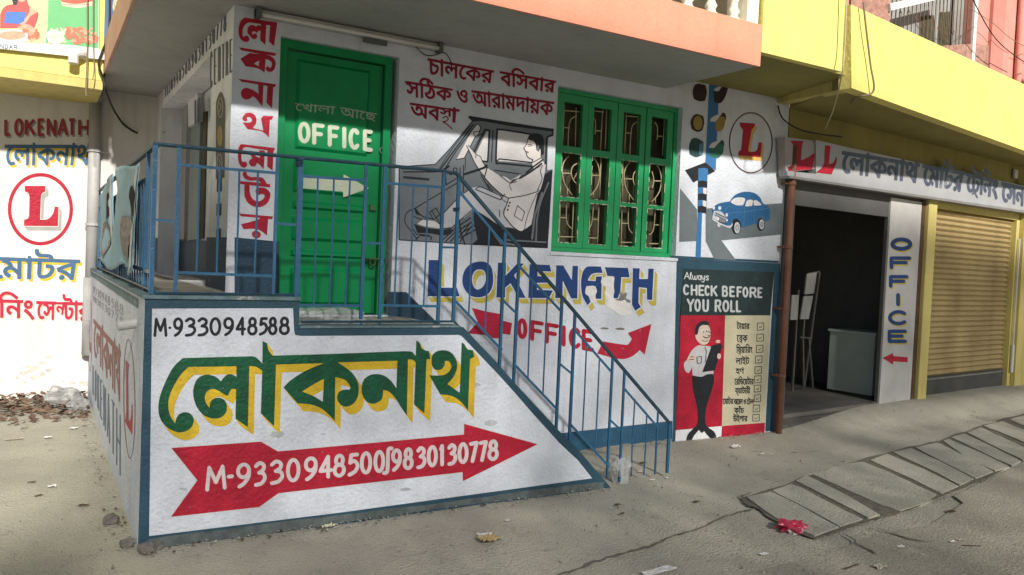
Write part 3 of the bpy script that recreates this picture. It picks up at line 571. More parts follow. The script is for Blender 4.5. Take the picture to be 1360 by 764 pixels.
drain = gsheet('drain_channel', jag(g([(84, 449), (285, 385), (520, 304), (700, 256), (900, 212), (1085, 143), (1300, 80), (1700, -20), (1700, 120), (1320, 235), (1130, 352), (912, 444), (740, 512), (600, 553), (385, 624), (335, 607), (212, 545)]), 3, 5, 1), .016, M_crack, kind='structure')
slabs = ['98,452 200,430 300,478 440,558 480,578 378,615 345,600 215,537', '206,424 283,395 330,412 420,462 500,505 582,543 486,574 300,472',
         '303,384 348,362 420,398 540,460 652,528 603,540 470,470', '374,355 508,311 583,302 700,350 800,398 888,440 830,478 735,508 655,482 520,422',
         '612,295 683,268 840,335 978,404 908,435 760,362', '706,262 783,246 900,300 1042,374 984,401 850,330', '801,243 886,224 903,228 1020,285 1122,344 1050,373 900,296',
         '915,214 938,206 1080,268 1192,324 1132,341 1010,284', '950,199 1004,184 1120,238 1238,298 1200,318 1080,262', '1015,179 1072,158 1160,198 1262,246 1246,294 1130,238',
         '1084,151 1163,132 1230,160 1330,200 1290,236 1180,190', '1192,124 1290,98 1420,160 1345,192 1250,150', '1310,92 1420,62 1560,116 1440,152', '1440,56 1560,24 1700,84 1580,110']
for i, s in enumerate(slabs):
    r = random.Random(i)
    pts = jag([p for p in P(' '.join(w + '!' for w in s.split()))], 1.6, 3, i + 20)
    gsheet('concrete_slab', g(pts), .023 + r.uniform(-.002, .004), M_slabc, drain, thick=.03)
def crackline(px, w, seed, name='joint_crack'):
    r = random.Random(seed); mb = MB(); L = []
    pts = [gpt(*p, .004) for p in px]
    dense = []
    for a, b in zip(pts[:-1], pts[1:]):
        n = max(2, int((b - a).length / .05))
        for k in range(n): dense.append(a.lerp(b, k / n) + Vector((r.uniform(-.012, .012), r.uniform(-.012, .012), 0)))
    dense.append(pts[-1])
    l = []; rr = []
    for i, p in enumerate(dense):
        t = (dense[min(i + 1, len(dense) - 1)] - dense[max(i - 1, 0)]).normalized(); nrm = Vector((-t.y, t.x, 0))
        ww = w * r.uniform(.3, 1.2) * (1 if 0 < i < len(dense) - 1 else .1)
        zz = Vector((0, 0, .016))
        l.append(p + nrm * ww / 2 + zz); rr.append(p - nrm * ww / 2 + zz)
    n = len(l)
    mb.add(l + rr, [(i, i + 1, n + i + 1, n + i) for i in range(n - 1)])
    mb.f = [q[::-1] for q in mb.f]
    return mb.build(name, M_crack, ground)
h = crop(560, 600, 3.09)
crackline(h([(500, 540), (640, 490), (760, 445), (940, 395), (1040, 352), (1130, 330), (1260, 268), (1372, 240)]), .024, 1)
crackline(h([(1372, 240), (1330, 215), (1310, 190), (1360, 172)]), .03, 2)
crackline(g([(500, 595), (560, 640), (640, 690)]), .02, 3)
crackline(g([(620, 570), (760, 620), (860, 635)]), .018, 4)
crackline([(1285, 552), (1320, 560), (1360, 556)], .02, 8)

# =================================================================== THE DRIVING SCHOOL
school = thing('driving_school_building', 'white walled driving school office with green door and window, painted with signs', 'building', (3.8, YW, 0))
# front wall, door and window openings
dTL, dTR, dBR = SW.st(373, 48), SW.st(531, 76), SW.st(522, 421)
DX0, DX1, DZ1 = dTL[0], dTR[0] + .0, dTL[1]
wTL, wBL = SW.st(740, 113), SW.st(733, 334)
wTR = SW.st(907, 143)
WX0, WX1, WZ0, WZ1 = (wTL[0] + wBL[0]) / 2, wTR[0], wBL[1], wTL[1]
door_hole = [(DX0, 1.2), (DX1, 1.2), (DX1, DZ1), (DX0, DZ1)]
win_hole = [(WX0, WZ0), (WX1, WZ0), (WX1, WZ1), (WX0, WZ1)]
plate(school, 'front_wall', M_white, SW, [[(XP + .003, -.3), (6.60, -.3), (6.60, 3.62), (XP + .003, 3.62)], ('hole', door_hole), ('hole', win_hole)], 0, -.25, px=False)
# porch side wall with its deep opening, and the wall inside it
oz = SP_.st(279, 74)[1]
plate(school, 'porch_wall', M_white2, SP_, [[(YW + .002, -.2), (YB + .2, -.2), (YB + .2, 3.42), (YW + .002, 3.42)], ('hole', [(6.44, 1.35), (9.35, 1.35), (9.35, oz), (6.44, oz)])], 0, -.22, px=False)
SI = Surf((XP + .24, 0, 0), (0, 1, 0), (-1, 0, 0))
plate(school, 'inner_porch_wall', M_inner, SI, [[(5.95, 1.0), (YB, 1.0), (YB, 3.3), (5.95, 3.3)]], 0, -.1, px=False)
plate(school, 'porch_door_gap', M_dark, SI, [[SI.st(271, 150), SI.st(276.5, 148), SI.st(272, 316), SI.st(266, 318)]], .012, .001, px=False)
plate(school, 'porch_door', mat('grey_green_door', (.22, .27, .24), .5, .1, 5, .1), SI, [[SI.st(258, 156), SI.st(270.5, 152), SI.st(266, 318), SI.st(253, 320)]], .03, .001, px=False)
plate(school, 'porch_pilaster', mat('grey_plaster', (.33, .33, .32), .85, .15, 4, .2), SI, [[SI.st(249.5, 115), SI.st(256, 113), SI.st(251, 318), SI.st(245, 319)]], .05, .001, px=False)
# balcony slab: soffit, fascias
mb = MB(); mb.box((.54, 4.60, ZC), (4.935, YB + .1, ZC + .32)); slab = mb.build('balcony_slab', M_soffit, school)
mb = MB(); mb.box((.52, 4.575, ZC - .003), (4.945, 4.598, ZC + .325)); fas = mb.build('front_fascia', M_coral, school)
mb = MB(); mb.box((.515, 4.60, ZC - .004), (.538, 8.76, ZC + .325)); mb.build('side_fascia', M_coral_s, school)
# right part of the slab, yellow
mb = MB(); q4 = [(4.952, 4.66), (6.12, 4.66), (6.44, YW + .02), (4.952, YW + .02)]; mb.add([(x, y, 3.42) for x, y in q4] + [(x, y, 3.6) for x, y in q4], [(0, 3, 2, 1), (4, 5, 6, 7), (0, 1, 5, 4), (1, 2, 6, 5), (2, 3, 7, 6), (3, 0, 4, 7)]); mb.build('yellow_soffit', M_yellow_sh, school)
mb = MB(); mb.box((4.96, 4.585, 3.417), (5.952, 4.655, 6.2)); mb.build('yellow_parapet', M_yellow, school)
# upper floor behind the balcony
mb = MB(); mb.box((1.4, 5.9, 3.62), (6.0, 6.1, 6.3)); up = mb.build('upper_wall', mat('pale_ochre_wall', (.55, .52, .40), .85, .12, 2, .2), school)
mb = MB(); mb.box((.95, 6.2, 3.62), (1.398, YB + .2, 6.3)); mb.build('upper_side_wall', M_cream, school)
mb = MB(); mb.box((3.95, 5.84, 3.62), (4.15, 5.897, 6.0)); mb.box((4.55, 5.84, 3.62), (4.63, 5.897, 6.0)); mb.build('door_jamb', M_cream, school)
mb = MB(); mb.box((3.2, 5.86, 3.62), (3.94, 5.896, 5.8)); mb.build('upper_door', mat('dull_red_door', (.26, .09, .07), .6, .15, 5, .1), school)
mb = MB()
for x in (4.2, 4.33, 4.46): mb.box((x, 5.85, 3.62), (x + .035, 5.893, 5.9))
mb.build('upper_grille', mat('brown_metal', (.16, .10, .06), .6, .2, 8, .1), school)
# balusters
def baluster_me():
    mb = MB()
    prof = [(.062, 0), (.062, .035), (.04, .05), (.036, .075), (.05, .10), (.036, .125), (.03, .14), (.034, .155), (.03, .17), (.055, .215), (.068, .27), (.062, .33), (.038, .42), (.03, .50), (.045, .52), (.045, .55), (.06, .56), (.06, .60)]
    k = len(mb.v); mb.lathe((0, 0, 0), prof, 14)
    me = bpy.data.meshes.new('baluster'); me.from_pydata(mb.v, [], mb.f); me.materials.append(M_cream)
    me.polygons.foreach_set('use_smooth', [True] * len(me.polygons)); return me
bme = baluster_me()
L = root_loc(school)
bx = [at_y(u, v, 4.70).x for u, v in ((846, 5), (879, 13), (911.5, 21), (943, 29), (973, 36))]
st_ = (bx[-1] - bx[0]) / 4
for i in range(-16, 5):
    o = bpy.data.objects.new('baluster', bme); C.objects.link(o); o.parent = school
    o.location = (bx[0] + st_ * i - L.x, 4.70 - L.y, ZC + .32)
for i in range(1, 26):
    o = bpy.data.objects.new('baluster', bme); C.objects.link(o); o.parent = school
    o.location = (.63 - L.x, 4.70 + .155 * i - L.y, ZC + .32)
mb = MB(); mb.box((.55, 4.62, ZC + .92), (4.80, 4.80, ZC + 1.0)); mb.box((.55, 4.801, ZC + .92), (.73, 8.7, ZC + 1.0)); mb.build('balustrade_rail', M_cream, school)
cx0, cx1 = at_y(986, 40, 4.66).x, at_y(1012, 45, 4.60).x
mb = MB(); mb.box((cx0, 4.62, ZC + .322), (4.943, 4.84, 6.2)); mb.build('balcony_column', M_cream, school)

# ---- door
SD = Surf((0, YW + .05, 0), (1, 0, 0), (0, -1, 0))
door = plate(school, 'door', M_door, SD, [[(DX0 + .07, 1.21), (DX1 - .10, 1.21), (DX1 - .10, DZ1 - .07), (DX0 + .07, DZ1 - .07)]], -.03, -.07, px=False)
plate(school, 'door_frame', M_door, SD, [[(DX0 + .002, 1.205), (DX1 - .035, 1.205), (DX1 - .035, DZ1 - .002), (DX0 + .002, DZ1 - .002)],
      ('hole', [(DX0 + .06, 1.19), (DX1 - .092, 1.19), (DX1 - .092, DZ1 - .06), (DX0 + .06, DZ1 - .06)])], .005, -.12, px=False)
pz = lambda v: SD.st(445, v)[1]
px0, px1 = DX0 + .14, DX1 - .20
for a, b in ((DZ1 - .12, pz(203)), (pz(212), pz(259)), (pz(270), pz(281)), (pz(291), pz(322)), (pz(334), pz(343)), (pz(357), 1.27)):
    if a - b < .02: continue
    e = min(.022, (a - b) * .3); mb = MB()
    y0 = YW + .05 + .03; y1 = y0 - .021
    o_ = [(px0, b), (px1, b), (px1, a), (px0, a)]; i_ = [(px0 + e, b + e), (px1 - e, b + e), (px1 - e, a - e), (px0 + e, a - e)]
    mb.add([(x, y0, z) for x, z in o_] + [(x, y1, z) for x, z in i_], [(4, 5, 6, 7), (0, 1, 5, 4), (1, 2, 6, 5), (2, 3, 7, 6), (3, 0, 4, 7)])
    mb.build('door_panel', M_door, door)
# latch, hasp and lock
hx, hz = SD.st(494, 345)
mb = MB(); mb.box((hx - .06, YW + .05, hz - .012), (hx + .06, YW + .08, hz + .008)); mb.tube([(hx - .05, YW + .045, hz + .005), (hx + .10, YW + .045, hz + .006)], .009)
mb.tube([(hx + .02 * cos(t), YW + .035, hz - .02 + .025 * sin(t)) for t in [i * pi / 5 for i in range(11)]], .007)
mb.build('bolt', mat('green_brass', (.06, .16, .05), .4, .3, 12, .1, metal=.3), door)
hx, hz = SD.st(496, 276)
mb = MB(); mb.box((hx - .025, YW + .055, hz - .02), (hx + .025, YW + .08, hz + .02)); mb.build('keyhole_plate', mat('green_brass', (.06, .16, .05)), door)
hx, hz = SD.st(508, 200)
mb = MB(); mb.tube([(hx + .018 * cos(t), YW + .06, hz + .02 * sin(t)) for t in [i * pi / 6 for i in range(13)]], .004); mb.build('pull_ring', M_steel, door)
SDF = Surf((0, YW + .08, 0), (1, 0, 0), (0, -1, 0))   # door leaf face
SDP = Surf((0, YW + .059, 0), (1, 0, 0), (0, -1, 0))  # raised panels
M_dpaint = mat('cream_door_lettering', (.52, .58, .45), .5, .1, 9, .1)
M_dthin = mat('thin_chalky_lettering', (.33, .42, .30), .6, .2, 9, .1)
g = crop(360, 40, 3.82)
paint(door, 'painted_word', M_dthin, SDP, MAP(g, bn('েখালা', ((122, 372), (325, 390), (322, 428), (122, 408)), 1.2) + bn('আেছ', ((352, 392), (535, 425), (528, 462), (352, 436)), 1.2)))
paint(door, 'painted_word', M_dpaint, SDP, MAP(g, lat('OFFICE', [(135, 200), (208, 272), (287, 346), (358, 384), (392, 450), (465, 516)], ((135, 461), (515, 508)), ((135, 572), (515, 620)), 21)))
g = crop(380, 200, 4.777)
paint(door, 'painted_arrow', M_dpaint, SDP, [g(P('80,168! 362,186! 365,152! 525,240! 362,298! 360,262! 80,238!'))])

# ---- window: four leaves of a folding shutter, each with three barred openings
SV = Surf((0, YW + .07, 0), (1, 0, 0), (0, -1, 0))
x0, x1, z0, z1 = WX0 + .015, SV.st(900, 141)[0], WZ0 + .004, WZ1 - .004
x1 = min(x1, WX1 - .002)
frame = plate(school, 'window', M_win, SV, [[(x0, z0), (x1, z0), (x1, z1), (x0, z1)], ('hole', [(x0 + .035, z0 + .035), (x1 - .035, z0 + .035), (x1 - .035, z1 - .035), (x0 + .035, z1 - .035)])], .012, -.08, px=False)
M_worn = mat('bare_putty', (.50, .52, .36), .8, .2, 20, .2)
lw = (x1 - x0 - .075) / 4; wz = lambda v: SV.st(760, v)[1]
rows = [(wz(195), wz(137)), (wz(262.5), wz(204)), (wz(323), wz(268))]
for i in range(4):
    a = x0 + .038 + i * lw; b = a + lw - .008
    s0, s1 = (.062, .06) if i % 2 == 0 else (.058, .068)
    holes = [('hole', [(a + s0, p), (b - s1, p), (b - s1, q), (a + s0, q)]) for p, q in rows]
    yo = .004 if i in (0, 3) else -.002
    leaf = plate(frame, 'shutter_leaf', M_win, SV, [[(a, z0 + .038), (b, z0 + .038), (b, z1 - .038), (a, z1 - .038)]] + holes, yo, yo - .035, px=False)
mb = MB(); mb.box((WX0 - .03, YW + .235, WZ0 - .03), (WX1 + .03, YW + .26, WZ1 + .03)); mb.build('dark_pane', M_dark, frame)
# bars behind the leaves, traced panel by panel
for i in range(4):                                   # worn putty round the openings
    a = x0 + .038 + i * lw; b = a + lw - .008
    s0, s1 = (.062, .06) if i % 2 == 0 else (.058, .068)
    for j, (p, q) in enumerate(rows[1:]):
        rr = random.Random(i * 7 + j); cs = []
        for e0, e1 in (((a + s0, p), (b - s1, p)), ((b - s1, p), (b - s1, q)), ((b - s1, q), (a + s0, q)), ((a + s0, q), (a + s0, p))):
            n = 9
            for k in range(n):
                if rr.random() < .45: continue
                u0 = Vector(e0).lerp(Vector(e1), k / n); u1 = Vector(e0).lerp(Vector(e1), (k + 1) / n); w_ = rr.uniform(.003, .010)
                cs += stroke([tuple(u0), tuple(u1)], w_, caps=False)
        if cs: paint(frame, 'worn_edge', M_worn, SV, cs, 6, px=False)
mb = MB(); yg = .055; SGr = Surf((0, YW + .07 + yg, 0), (1, 0, 0), (0, -1, 0)); r_ = .0055
K1 = crop(735, 190, 4.93); K2 = crop(720, 100, 3.055)
def gl(g, s, dx=0, dy=0, r=r_):
    pts = g(P(s, False), dx, dy); mb.tube([SGr.pt(*SGr.st(*p)) for p in pts], r, 6)
for dx, dy in ((0, 0), (405, 37)):
    for s_ in ('50,70! 46,345!', '100,85 66,130 58,195 75,270 125,345', '60,198! 118,200!', '170,128 130,150 116,190 128,240 165,282', '162,180! 132,240!',
               '262,95 290,140 302,210 285,290 236,350', '240,150 252,210 240,262', '248,212! 302,213!', '312,90! 302,360!', '92,300! 90,345!', '262,320! 262,360!',
               '44,375! 38,660!', '132,380! 120,665!', '88,375! 84,470 92,530 122,563', '44,490! 86,490!', '36,614! 165,616!',
               '262,392! 256,480 246,540 222,566', '298,395! 288,668!', '256,500! 296,501!', '220,622! 292,624!'):
        gl(K1, s_, dx, dy)
for dx, dy in ((0, 0), (252, 22)):
    for s_ in ('90,120! 82,300!', '84,143! 170,150!', '86,212! 112,214!', '140,165 116,180 108,215 104,300', '138,130! 134,300!', '165,125! 158,300!', '212,145! 250,150!', '246,130! 236,305!', '206,170 216,190 214,240', '214,225! 240,227!', '262,135! 256,300!'):
        gl(K2, s_, dx, dy)
mb.build('grille', M_grille, frame, smooth=True)
mb = MB(); mb.box((WX0 - .01, YW - .012, WZ0 - .03), (WX1 + .02, YW + .05, WZ0 - .003)); mb.build('window_sill', M_white, school)

# =================================================================== PAINT ON THE FACADE
def FW(name, m, cs, layer=1): return paint(school, name, m, SW, cs, layer)
# skirting
FW('blue_skirting', M_band, [[(560, 606), (748, 575), (893, 559), (893, 592), (760, 610), (560, 640)]], 1)
g = crop(340, 360, 4.533)
FW('blue_dado', M_navyw, [g([(795, 125), (905, 127), (1085, 305), (1300, 520), (795, 520)])], 1)
M_dirt = mat('splashed_dirt', (.10, .12, .12), .95, .35, 12, .3, 50)
M_dust = mat('dust_splash', (.24, .235, .20), .95, .3, 12, .3, 50)
FW('splashed_dirt', M_dust, [jag([(757, 600), (800, 594), (850, 588), (893, 583), (893, 594), (850, 600), (800, 606), (757, 613)], 2.5, 6, 9)], 2)
# pillar dado
g = crop(200, 180, 3.473)
FW('blue_dado', M_navyw, [g([(387, 470), (592, 490), (592, 800), (387, 800)])], 1)
paint(school, 'blue_dado', M_navyw, SP_, [[(YW + .004, 1.36), (YB, 1.36), (YB, SP_.st(240, 314.8)[1]), (YW + .004, SP_.st(311, 315)[1])], ('hole', [(6.44, 1.3), (9.35, 1.3), (9.35, 2), (6.44, 2)])], 1, px=False)
paint(school, 'blue_dado', M_navyw, SI, [[(6.3, 1.36), (YB, 1.36), (YB, 1.72), (6.3, 1.72)]], 22, px=False)
# red Bengali lines over the mural
g = crop(520, 60, 5.458)
W_ = 3.2
FW('painted_word', M_maroon, MAP(g, bn('চালেকর', ((265, 98), (738, 188), (727, 276), (268, 212)), 7)), 1)
FW('painted_word', M_maroon, MAP(g, bn('বিসবার', ((788, 192), (1188, 262), (1180, 345), (790, 288)), 7)), 1)
FW('painted_word', M_maroon, MAP(g, bn('সিঠক', ((102, 262), (438, 320), (432, 405), (108, 370)), 7)), 1)
FW('painted_word', M_maroon, MAP(g, bn('ও', ((470, 318), (555, 335), (555, 432), (472, 405)), 7)), 1)
FW('painted_word', M_maroon, MAP(g, bn('আরামদা\u09dfক', ((583, 330), (1175, 415), (1165, 512), (590, 430)), 7)), 1)
FW('painted_word', M_maroon, MAP(g, bn('অব', ((135, 420), (352, 452), (348, 548), (140, 515)), 7) + bn('স', ((345, 452), (440, 464), (437, 520), (350, 508)), 6)
   + bn('া', ((425, 460), (488, 470), (478, 565), (425, 555)), 7) + stroke(P('372,528 395,518 410,535 395,552 372,556 400,572 437,606', False), 9)), 1)
# vertical name on the pillar
g = crop(300, 10, 4.775); q = crop(200, 0, 3.82); r = crop(300, 170, 4.775)
pil = [
 [g(P('118,64! 325,96! 322,120! 205,104 140,98 112,125 105,160 110,188 128,178 146,190 147,210 130,220 105,212 85,185 80,140 92,90')),
  g(P('150,178 136,160 140,128 160,112 182,116 190,124! 205,112 224,122! 224,152! 208,148 198,164! 180,152 166,158 168,172 186,166 200,182 188,200 168,198')), g(P('222,102! 256,107! 250,238! 217,208!')), g(P('281,108! 323,115! 305,247! 273,215!'))],
 [g(P('82,253! 318,290! 312,308! 225,297! 130,279! 96,272!')), g(P('150,290! 240,298! 285,310 312,338 312,380 292,407 264,406 250,388! 262,372! 280,384 291,368 288,345 262,330 251,328! 245,415! 205,388 125,374! 92,326!')), ('hole', g(P('178,356! 212,336! 207,374!')))],
 [g(P('76,452! 318,488! 312,506! 100,472!')), g(P('204,478! 238,484! 232,630! 208,600 185,572 165,565! 152,580 120,583 98,562 98,530 122,511 155,517 190,535 207,552!')), g(P('264,488! 301,494! 292,640! 257,605!'))],
 [q(P('466,600 482,576 512,574 534,594 535,625 518,650! 572,664! 560,602! 572,588! 623,590! 614,608! 605,608! 600,698! 572,672 540,662 492,656! 467,622! 505,622 514,606 500,594 488,598 490,612 474,614'))],
 [r(P('95,102! 311,128! 304,148! 200,133 122,122 102,150 98,190 105,215 125,215 136,235 122,252 100,248 82,220 75,175 80,128')), r(P('140,150! 165,145! 172,165 195,183! 215,190! 212,140! 247,146! 240,262! 215,235 196,222! 188,240 165,245 148,228 148,208 168,192!')), r(P('262,140! 301,146! 296,272! 262,245!'))],
 [r(P('110,280 130,282 136,300 160,312! 215,312 242,325 258,354! 281,358! 280,378! 90,356! 85,338! 222,348! 200,334 150,334 120,320 107,300')), r(P('118,354! 150,358! 152,410 168,448 200,466 230,456 246,432 230,418 208,425 190,412 190,390 215,378 250,383 278,408 280,440 262,478 225,500 180,500 140,475 118,430'))],
 [r(P('82,542! 300,562! 292,579! 95,560!')), r(P('95,611! 200,584! 236,562! 268,572! 260,684! 225,655 180,640 112,642!')), r(circ(193, 676, 29, 24, 16, .3))]]
for k in pil: FW('painted_letter', M_red, k, 1)
# big LOKENATH with yellow drop shade
g = crop(560, 335, 8.4875); D = crop(720, 335, 8.4875)
big = [[g(P('78,88! 208,90! 205,400! 395,402! 428,498! 65,497!'))],
 [g(P('456,320 478,215 540,140 620,110 715,112 785,175 805,300 790,405 735,480 640,510 545,488 478,410')), ('hole', g(P('565,300 590,222 640,195 700,208 722,270 715,340 682,395 630,422 585,390')))],
 [g(P('858,118! 950,122! 945,265! 1080,125! 1150,130! 1040,260! 1170,515! 1075,515! 1062,465 1000,350! 940,400! 938,512! 840,510!'))],
 [D(P('-143,137! 82,145! 103,218! -53,214! -55,270! 50,275! 60,345! -60,345! -60,425! 120,432! 75,518! -158,515!'))],
 [D(P('158,148! 235,150! 332,315! 342,155! 402,155! 395,522! 325,522! 230,320! 228,520! 145,518!'))],
 [D(P('500,168 540,160! 660,163! 680,235! 590,236 540,265 512,320! 600,328! 605,275! 670,272! 665,528! 600,525! 603,385! 495,382! 505,450 545,560! 510,600! 455,500 437,390 440,290 460,215'))],
 [D(P('705,170! 965,178! 985,285! 890,282! 880,440! 850,520! 803,520! 810,275! 735,272!'))],
 [D(P('1020,180! 1098,182! 1092,303! 1190,303! 1195,187! 1255,187! 1238,540! 1180,535! 1178,405! 1088,395! 1082,570! 1112,620! 1045,660! 1010,590! 1015,400!'))]]
for k in big:
    d = (5.2, 7.6)
    FW('letter_shade', M_olive, sweep(k, d), 1)
    FW('letter_outline', M_white, fat(k, 3.0), 2)
    FW('painted_letter', M_blue, k, 3)
# flaked plaster
g = D
FW('bare_plaster', mat('bare_white_plaster', (.68, .67, .66), .9, .1, 9, .5, 30), [g(P('690,285 740,270 790,275 812,300 800,370 812,440 800,520 870,548 960,540 1000,570 990,640 1010,690 940,720 860,700 800,650 760,640 720,600 735,540 700,470 720,400 680,375 660,330')),
   g(P('495,395 545,380 590,385 615,440 590,500 612,545 580,575 545,560 525,500 485,465'))], 4)
FW('bare_cement', mat('bare_cement', (.20, .19, .18), .95, .25, 14, .6, 30), [g(P('862,520 880,440! 905,470 945,455 950,490 940,520 990,545 985,570 950,560 930,535 880,550 830,530'))], 5)
g = crop(600, 400, 5)
FW('painted_arrow', M_redw, [g(P('133,45! 225,68! 320,85! 330,128! 400,145! 388,225! 325,215! 312,248! 265,245! 220,225! 103,215! 172,140!'))], 1)
FW('painted_arrow', M_redw, [g(P('1005,268! 1150,290 1178,278 1195,250! 1168,212! 1325,152! 1280,357! 1248,325! 1200,365 1140,385 1070,378! 965,348!'))], 1)
FW('painted_word', M_red, MAP(g, lat('OFFICE', [(432, 502), (520, 612), (618, 712), (718, 768), (776, 858), (862, 945)], ((432, 108), (945, 196)), ((432, 246), (945, 340)), 27)), 1)
FW('bare_cement', mat('bare_cement', (0, 0, 0)), [g(P('985,180 1010,174 1040,180 1030,188 1000,186')), g(P('1085,182 1120,176 1145,182 1140,192 1100,190'))], 1)

# ---- driver mural
g = crop(520, 150, 10); W2 = crop(620, 150, 10); X2 = crop(520, 220, 6.588); Y2 = crop(620, 220, 6.588)
M_grey = mat('mural_grey', (.155, .175, .195), .6, .12, 5, .3, 55); M_mw = mat('mural_white', (.62, .60, .61), .65, .08, 6, .3, 55); M_mp = mat('mural_pale_grey', (.46, .47, .51), .65, .1, 5, .3, 55)
M_mk = mat('mural_black', (.010, .012, .018), .5, .2, 6, .25, 55)
def PX(*pp): return list(pp)
body = [(530, 224), (532.5, 221.5), (578, 218.5), (598, 197), (627.5, 161), (622, 155.5), (623, 154), (734.6, 171.5), (734, 180.3), (728, 181), (726.5, 226), (733.5, 225), (727, 329.2), (626, 324.7), (529.8, 318.7)]
FW('mural_car', M_grey, [body], 1)
FW('mural_outline', M_mk, stroke([body[-1], body[0], body[1], body[2], body[3], body[4], body[5]], 1.3) + stroke([body[12], (680, 327.3), body[13], body[14]], 1.3), 2)
FW('mural_roof', M_mk, [PX((621.8, 155), (624, 154), (680, 163.5), (734.6, 171.2), (734.4, 175), (680, 168), (640, 161), (628, 161.5))], 2)
FW('mural_roof', M_mk, stroke([(734, 172), (733.5, 180), (727.5, 181.5), (725.5, 186), (724.3, 225)], 2.3), 3)
FW('mural_panes', M_mw, [W2(P('415,225! 838,290! 860,400! 862,668! 392,640! 396,280')), W2(P('262,245! 282,260! 268,640! 195,635! 112,560!')), g(P('860,620! 1060,250! 1105,175 1150,155 1175,200 1165,250! 1110,320! 970,600!'))], 2)
FW('mural_outline', M_mk, MAP(W2, stroke(P('865,712! 420,668! 386,640 400,262 428,222 640,250 845,284!', False), 24) + stroke(P('395,645! 430,612! 870,662!', False), 17)
   + stroke(P('240,222! 300,232! 275,650! 190,640!', False), 22) + stroke(P('238,228! 100,510!', False), 26) + stroke(P('345,235! 325,650!', False), 14)), 3)
FW('mural_outline', M_mk, MAP(g, stroke(P('1080,160! 640,760!', False), 18) + stroke(P('1112,172! 860,500! 690,770!', False), 14) + stroke(P('1040,170! 800,480! 615,770!', False), 10)
   + stroke(P('1112,170 1150,152 1178,200 1165,250!', False), 12) + stroke(P('1085,255! 1162,245! 1178,295! 1100,312! 1085,255!', False), 10)
   + stroke(P('1108,320! 965,600! 860,622!', False), 12) + stroke(P('1170,330! 1060,520!', False), 7.8) + stroke(P('980,600! 975,760!', False), 10)), 3)
FW('mural_outline', M_mk, MAP(X2, stroke(P('105,56! 390,54!', False), 12) + stroke(P('108,102! 322,122!', False), 19) + stroke(P('85,30! 380,36!', False), 6.5)
   + stroke(P('472,40! 474,170! 600,95! 598,20!', False), 9.1) + stroke(P('440,50! 500,5!', False), 18) + stroke(circ(515, 68, 12, 13), 7.8, closed=True) + stroke(circ(556, 38, 17, 17), 9.1, closed=True)
   + stroke(P('195,380! 590,142!', False), 9.1) + stroke(P('195,380! 130,415 118,500 190,600 225,650!', False), 7.8) + stroke(P('628,0! 626,230!', False), 9.1)
   + stroke(P('208,380! 250,430 300,455 370,470!', False), 9.1) + stroke(P('180,440! 260,470 310,465!', False), 7.8) + stroke(P('330,410! 390,370! 420,430! 365,475! 330,410!', False), 7.8) + stroke(P('350,395! 440,540!', False), 7.8)
   + stroke(P('188,560! 215,600! 330,610!', False), 7.8)), 3)
FW('mural_shoe', M_mw, [X2(P('225,510! 275,470! 310,480 380,490 460,555! 300,535!'))], 3)
FW('mural_shoe', M_mk, [X2(P('195,510! 300,545 460,562! 505,555 525,575 520,600! 440,615! 330,592 225,590!')), X2(P('200,385! 215,378! 258,440! 210,425!'))], 4)
# pedals mat: grey with black bars
FW('mural_outline', M_mk, MAP(X2, sum([stroke([(430 + 42 * k, 665), (560 + 38 * k, 545 - 8 * k)], 10) for k in range(5)], []) + sum([stroke([(600, 520 + 38 * k), (690 + 16 * k, 458 + 34 * k)], 12) for k in range(4)], [])
   + stroke(P('590,430! 600,560! 640,690!', False), 12) + stroke(P('210,645! 250,610! 350,625! 340,650!', False), 9.1)), 3)
# the seat, mostly black
FW('mural_seat', M_mk, [PX((733.6, 225.5), (727.2, 329), (626.5, 324.6), (634, 318), (630, 300), (627, 278), (647, 289), (669, 301), (691, 306.5), (705, 298.5), (713.5, 254), (722, 232))], 4)
FW('mural_seat', M_grey, MAP(Y2, stroke(P('712,150! 640,330 610,480! 602,655!', False), 13) + stroke(P('655,240! 590,440! 568,640!', False), 17) + stroke(P('330,650! 690,672!', False), 12) + [P('225,600! 245,600! 330,670! 430,690! 440,705! 290,690!')]), 5)
# trousers, jacket, arm, face
FW('mural_man', M_mp, [X2(P('600,262! 690,200! 730,230! 720,370! 620,450! 520,545! 450,552! 442,432!')), X2(P('600,470! 715,350! 735,365! 640,455!'))], 4)
FW('mural_man', M_mp, [Y2(P('-60,290! 30,200! 75,188 120,190 280,250! 310,255! 360,285! 345,330! 320,430! 410,545! 320,540! 250,510 180,460 60,385 0,335!'))], 5)
FW('mural_man', M_mw, [Y2(P('150,100! 175,20! 230,55 300,100! 375,152! 400,125! 465,105! 560,55 640,10! 690,-10! 680,60 660,150! 640,215! 625,235! 562,520! 500,560! 470,578! 410,545! 320,440! 350,330! 362,285! 290,245 205,160'))], 5)
FW('mural_man', M_mw, [Y2(P('285,90! 340,100! 380,130! 440,95! 470,75! 460,110! 375,155!')), [(619, 193.3), (621.5, 193), (626, 198), (632, 205.5), (637, 208), (641, 216), (645.5, 223), (643, 235), (636, 226), (630, 217.5), (626.5, 209.5), (625, 205)]], 5)
FW('mural_man', mat('mural_face_white', (.70, .66, .63), .65, .06, 6, .3, 55), [W2(P('812,345! 880,378 915,425! 915,490! 935,505 975,480! 975,600! 1005,625! 1035,700! 1000,700! 880,740! 862,680! 870,620! 830,605 800,575 785,530 762,492 752,468 780,430 800,385'))], 5)
FW('mural_hair', M_mk, [W2(P('805,352! 822,302 870,275 950,278 1005,315 1020,400 1020,545! 985,572! 975,500! 962,440 940,425 925,470! 915,470! 912,425 885,380 850,368'))], 6)
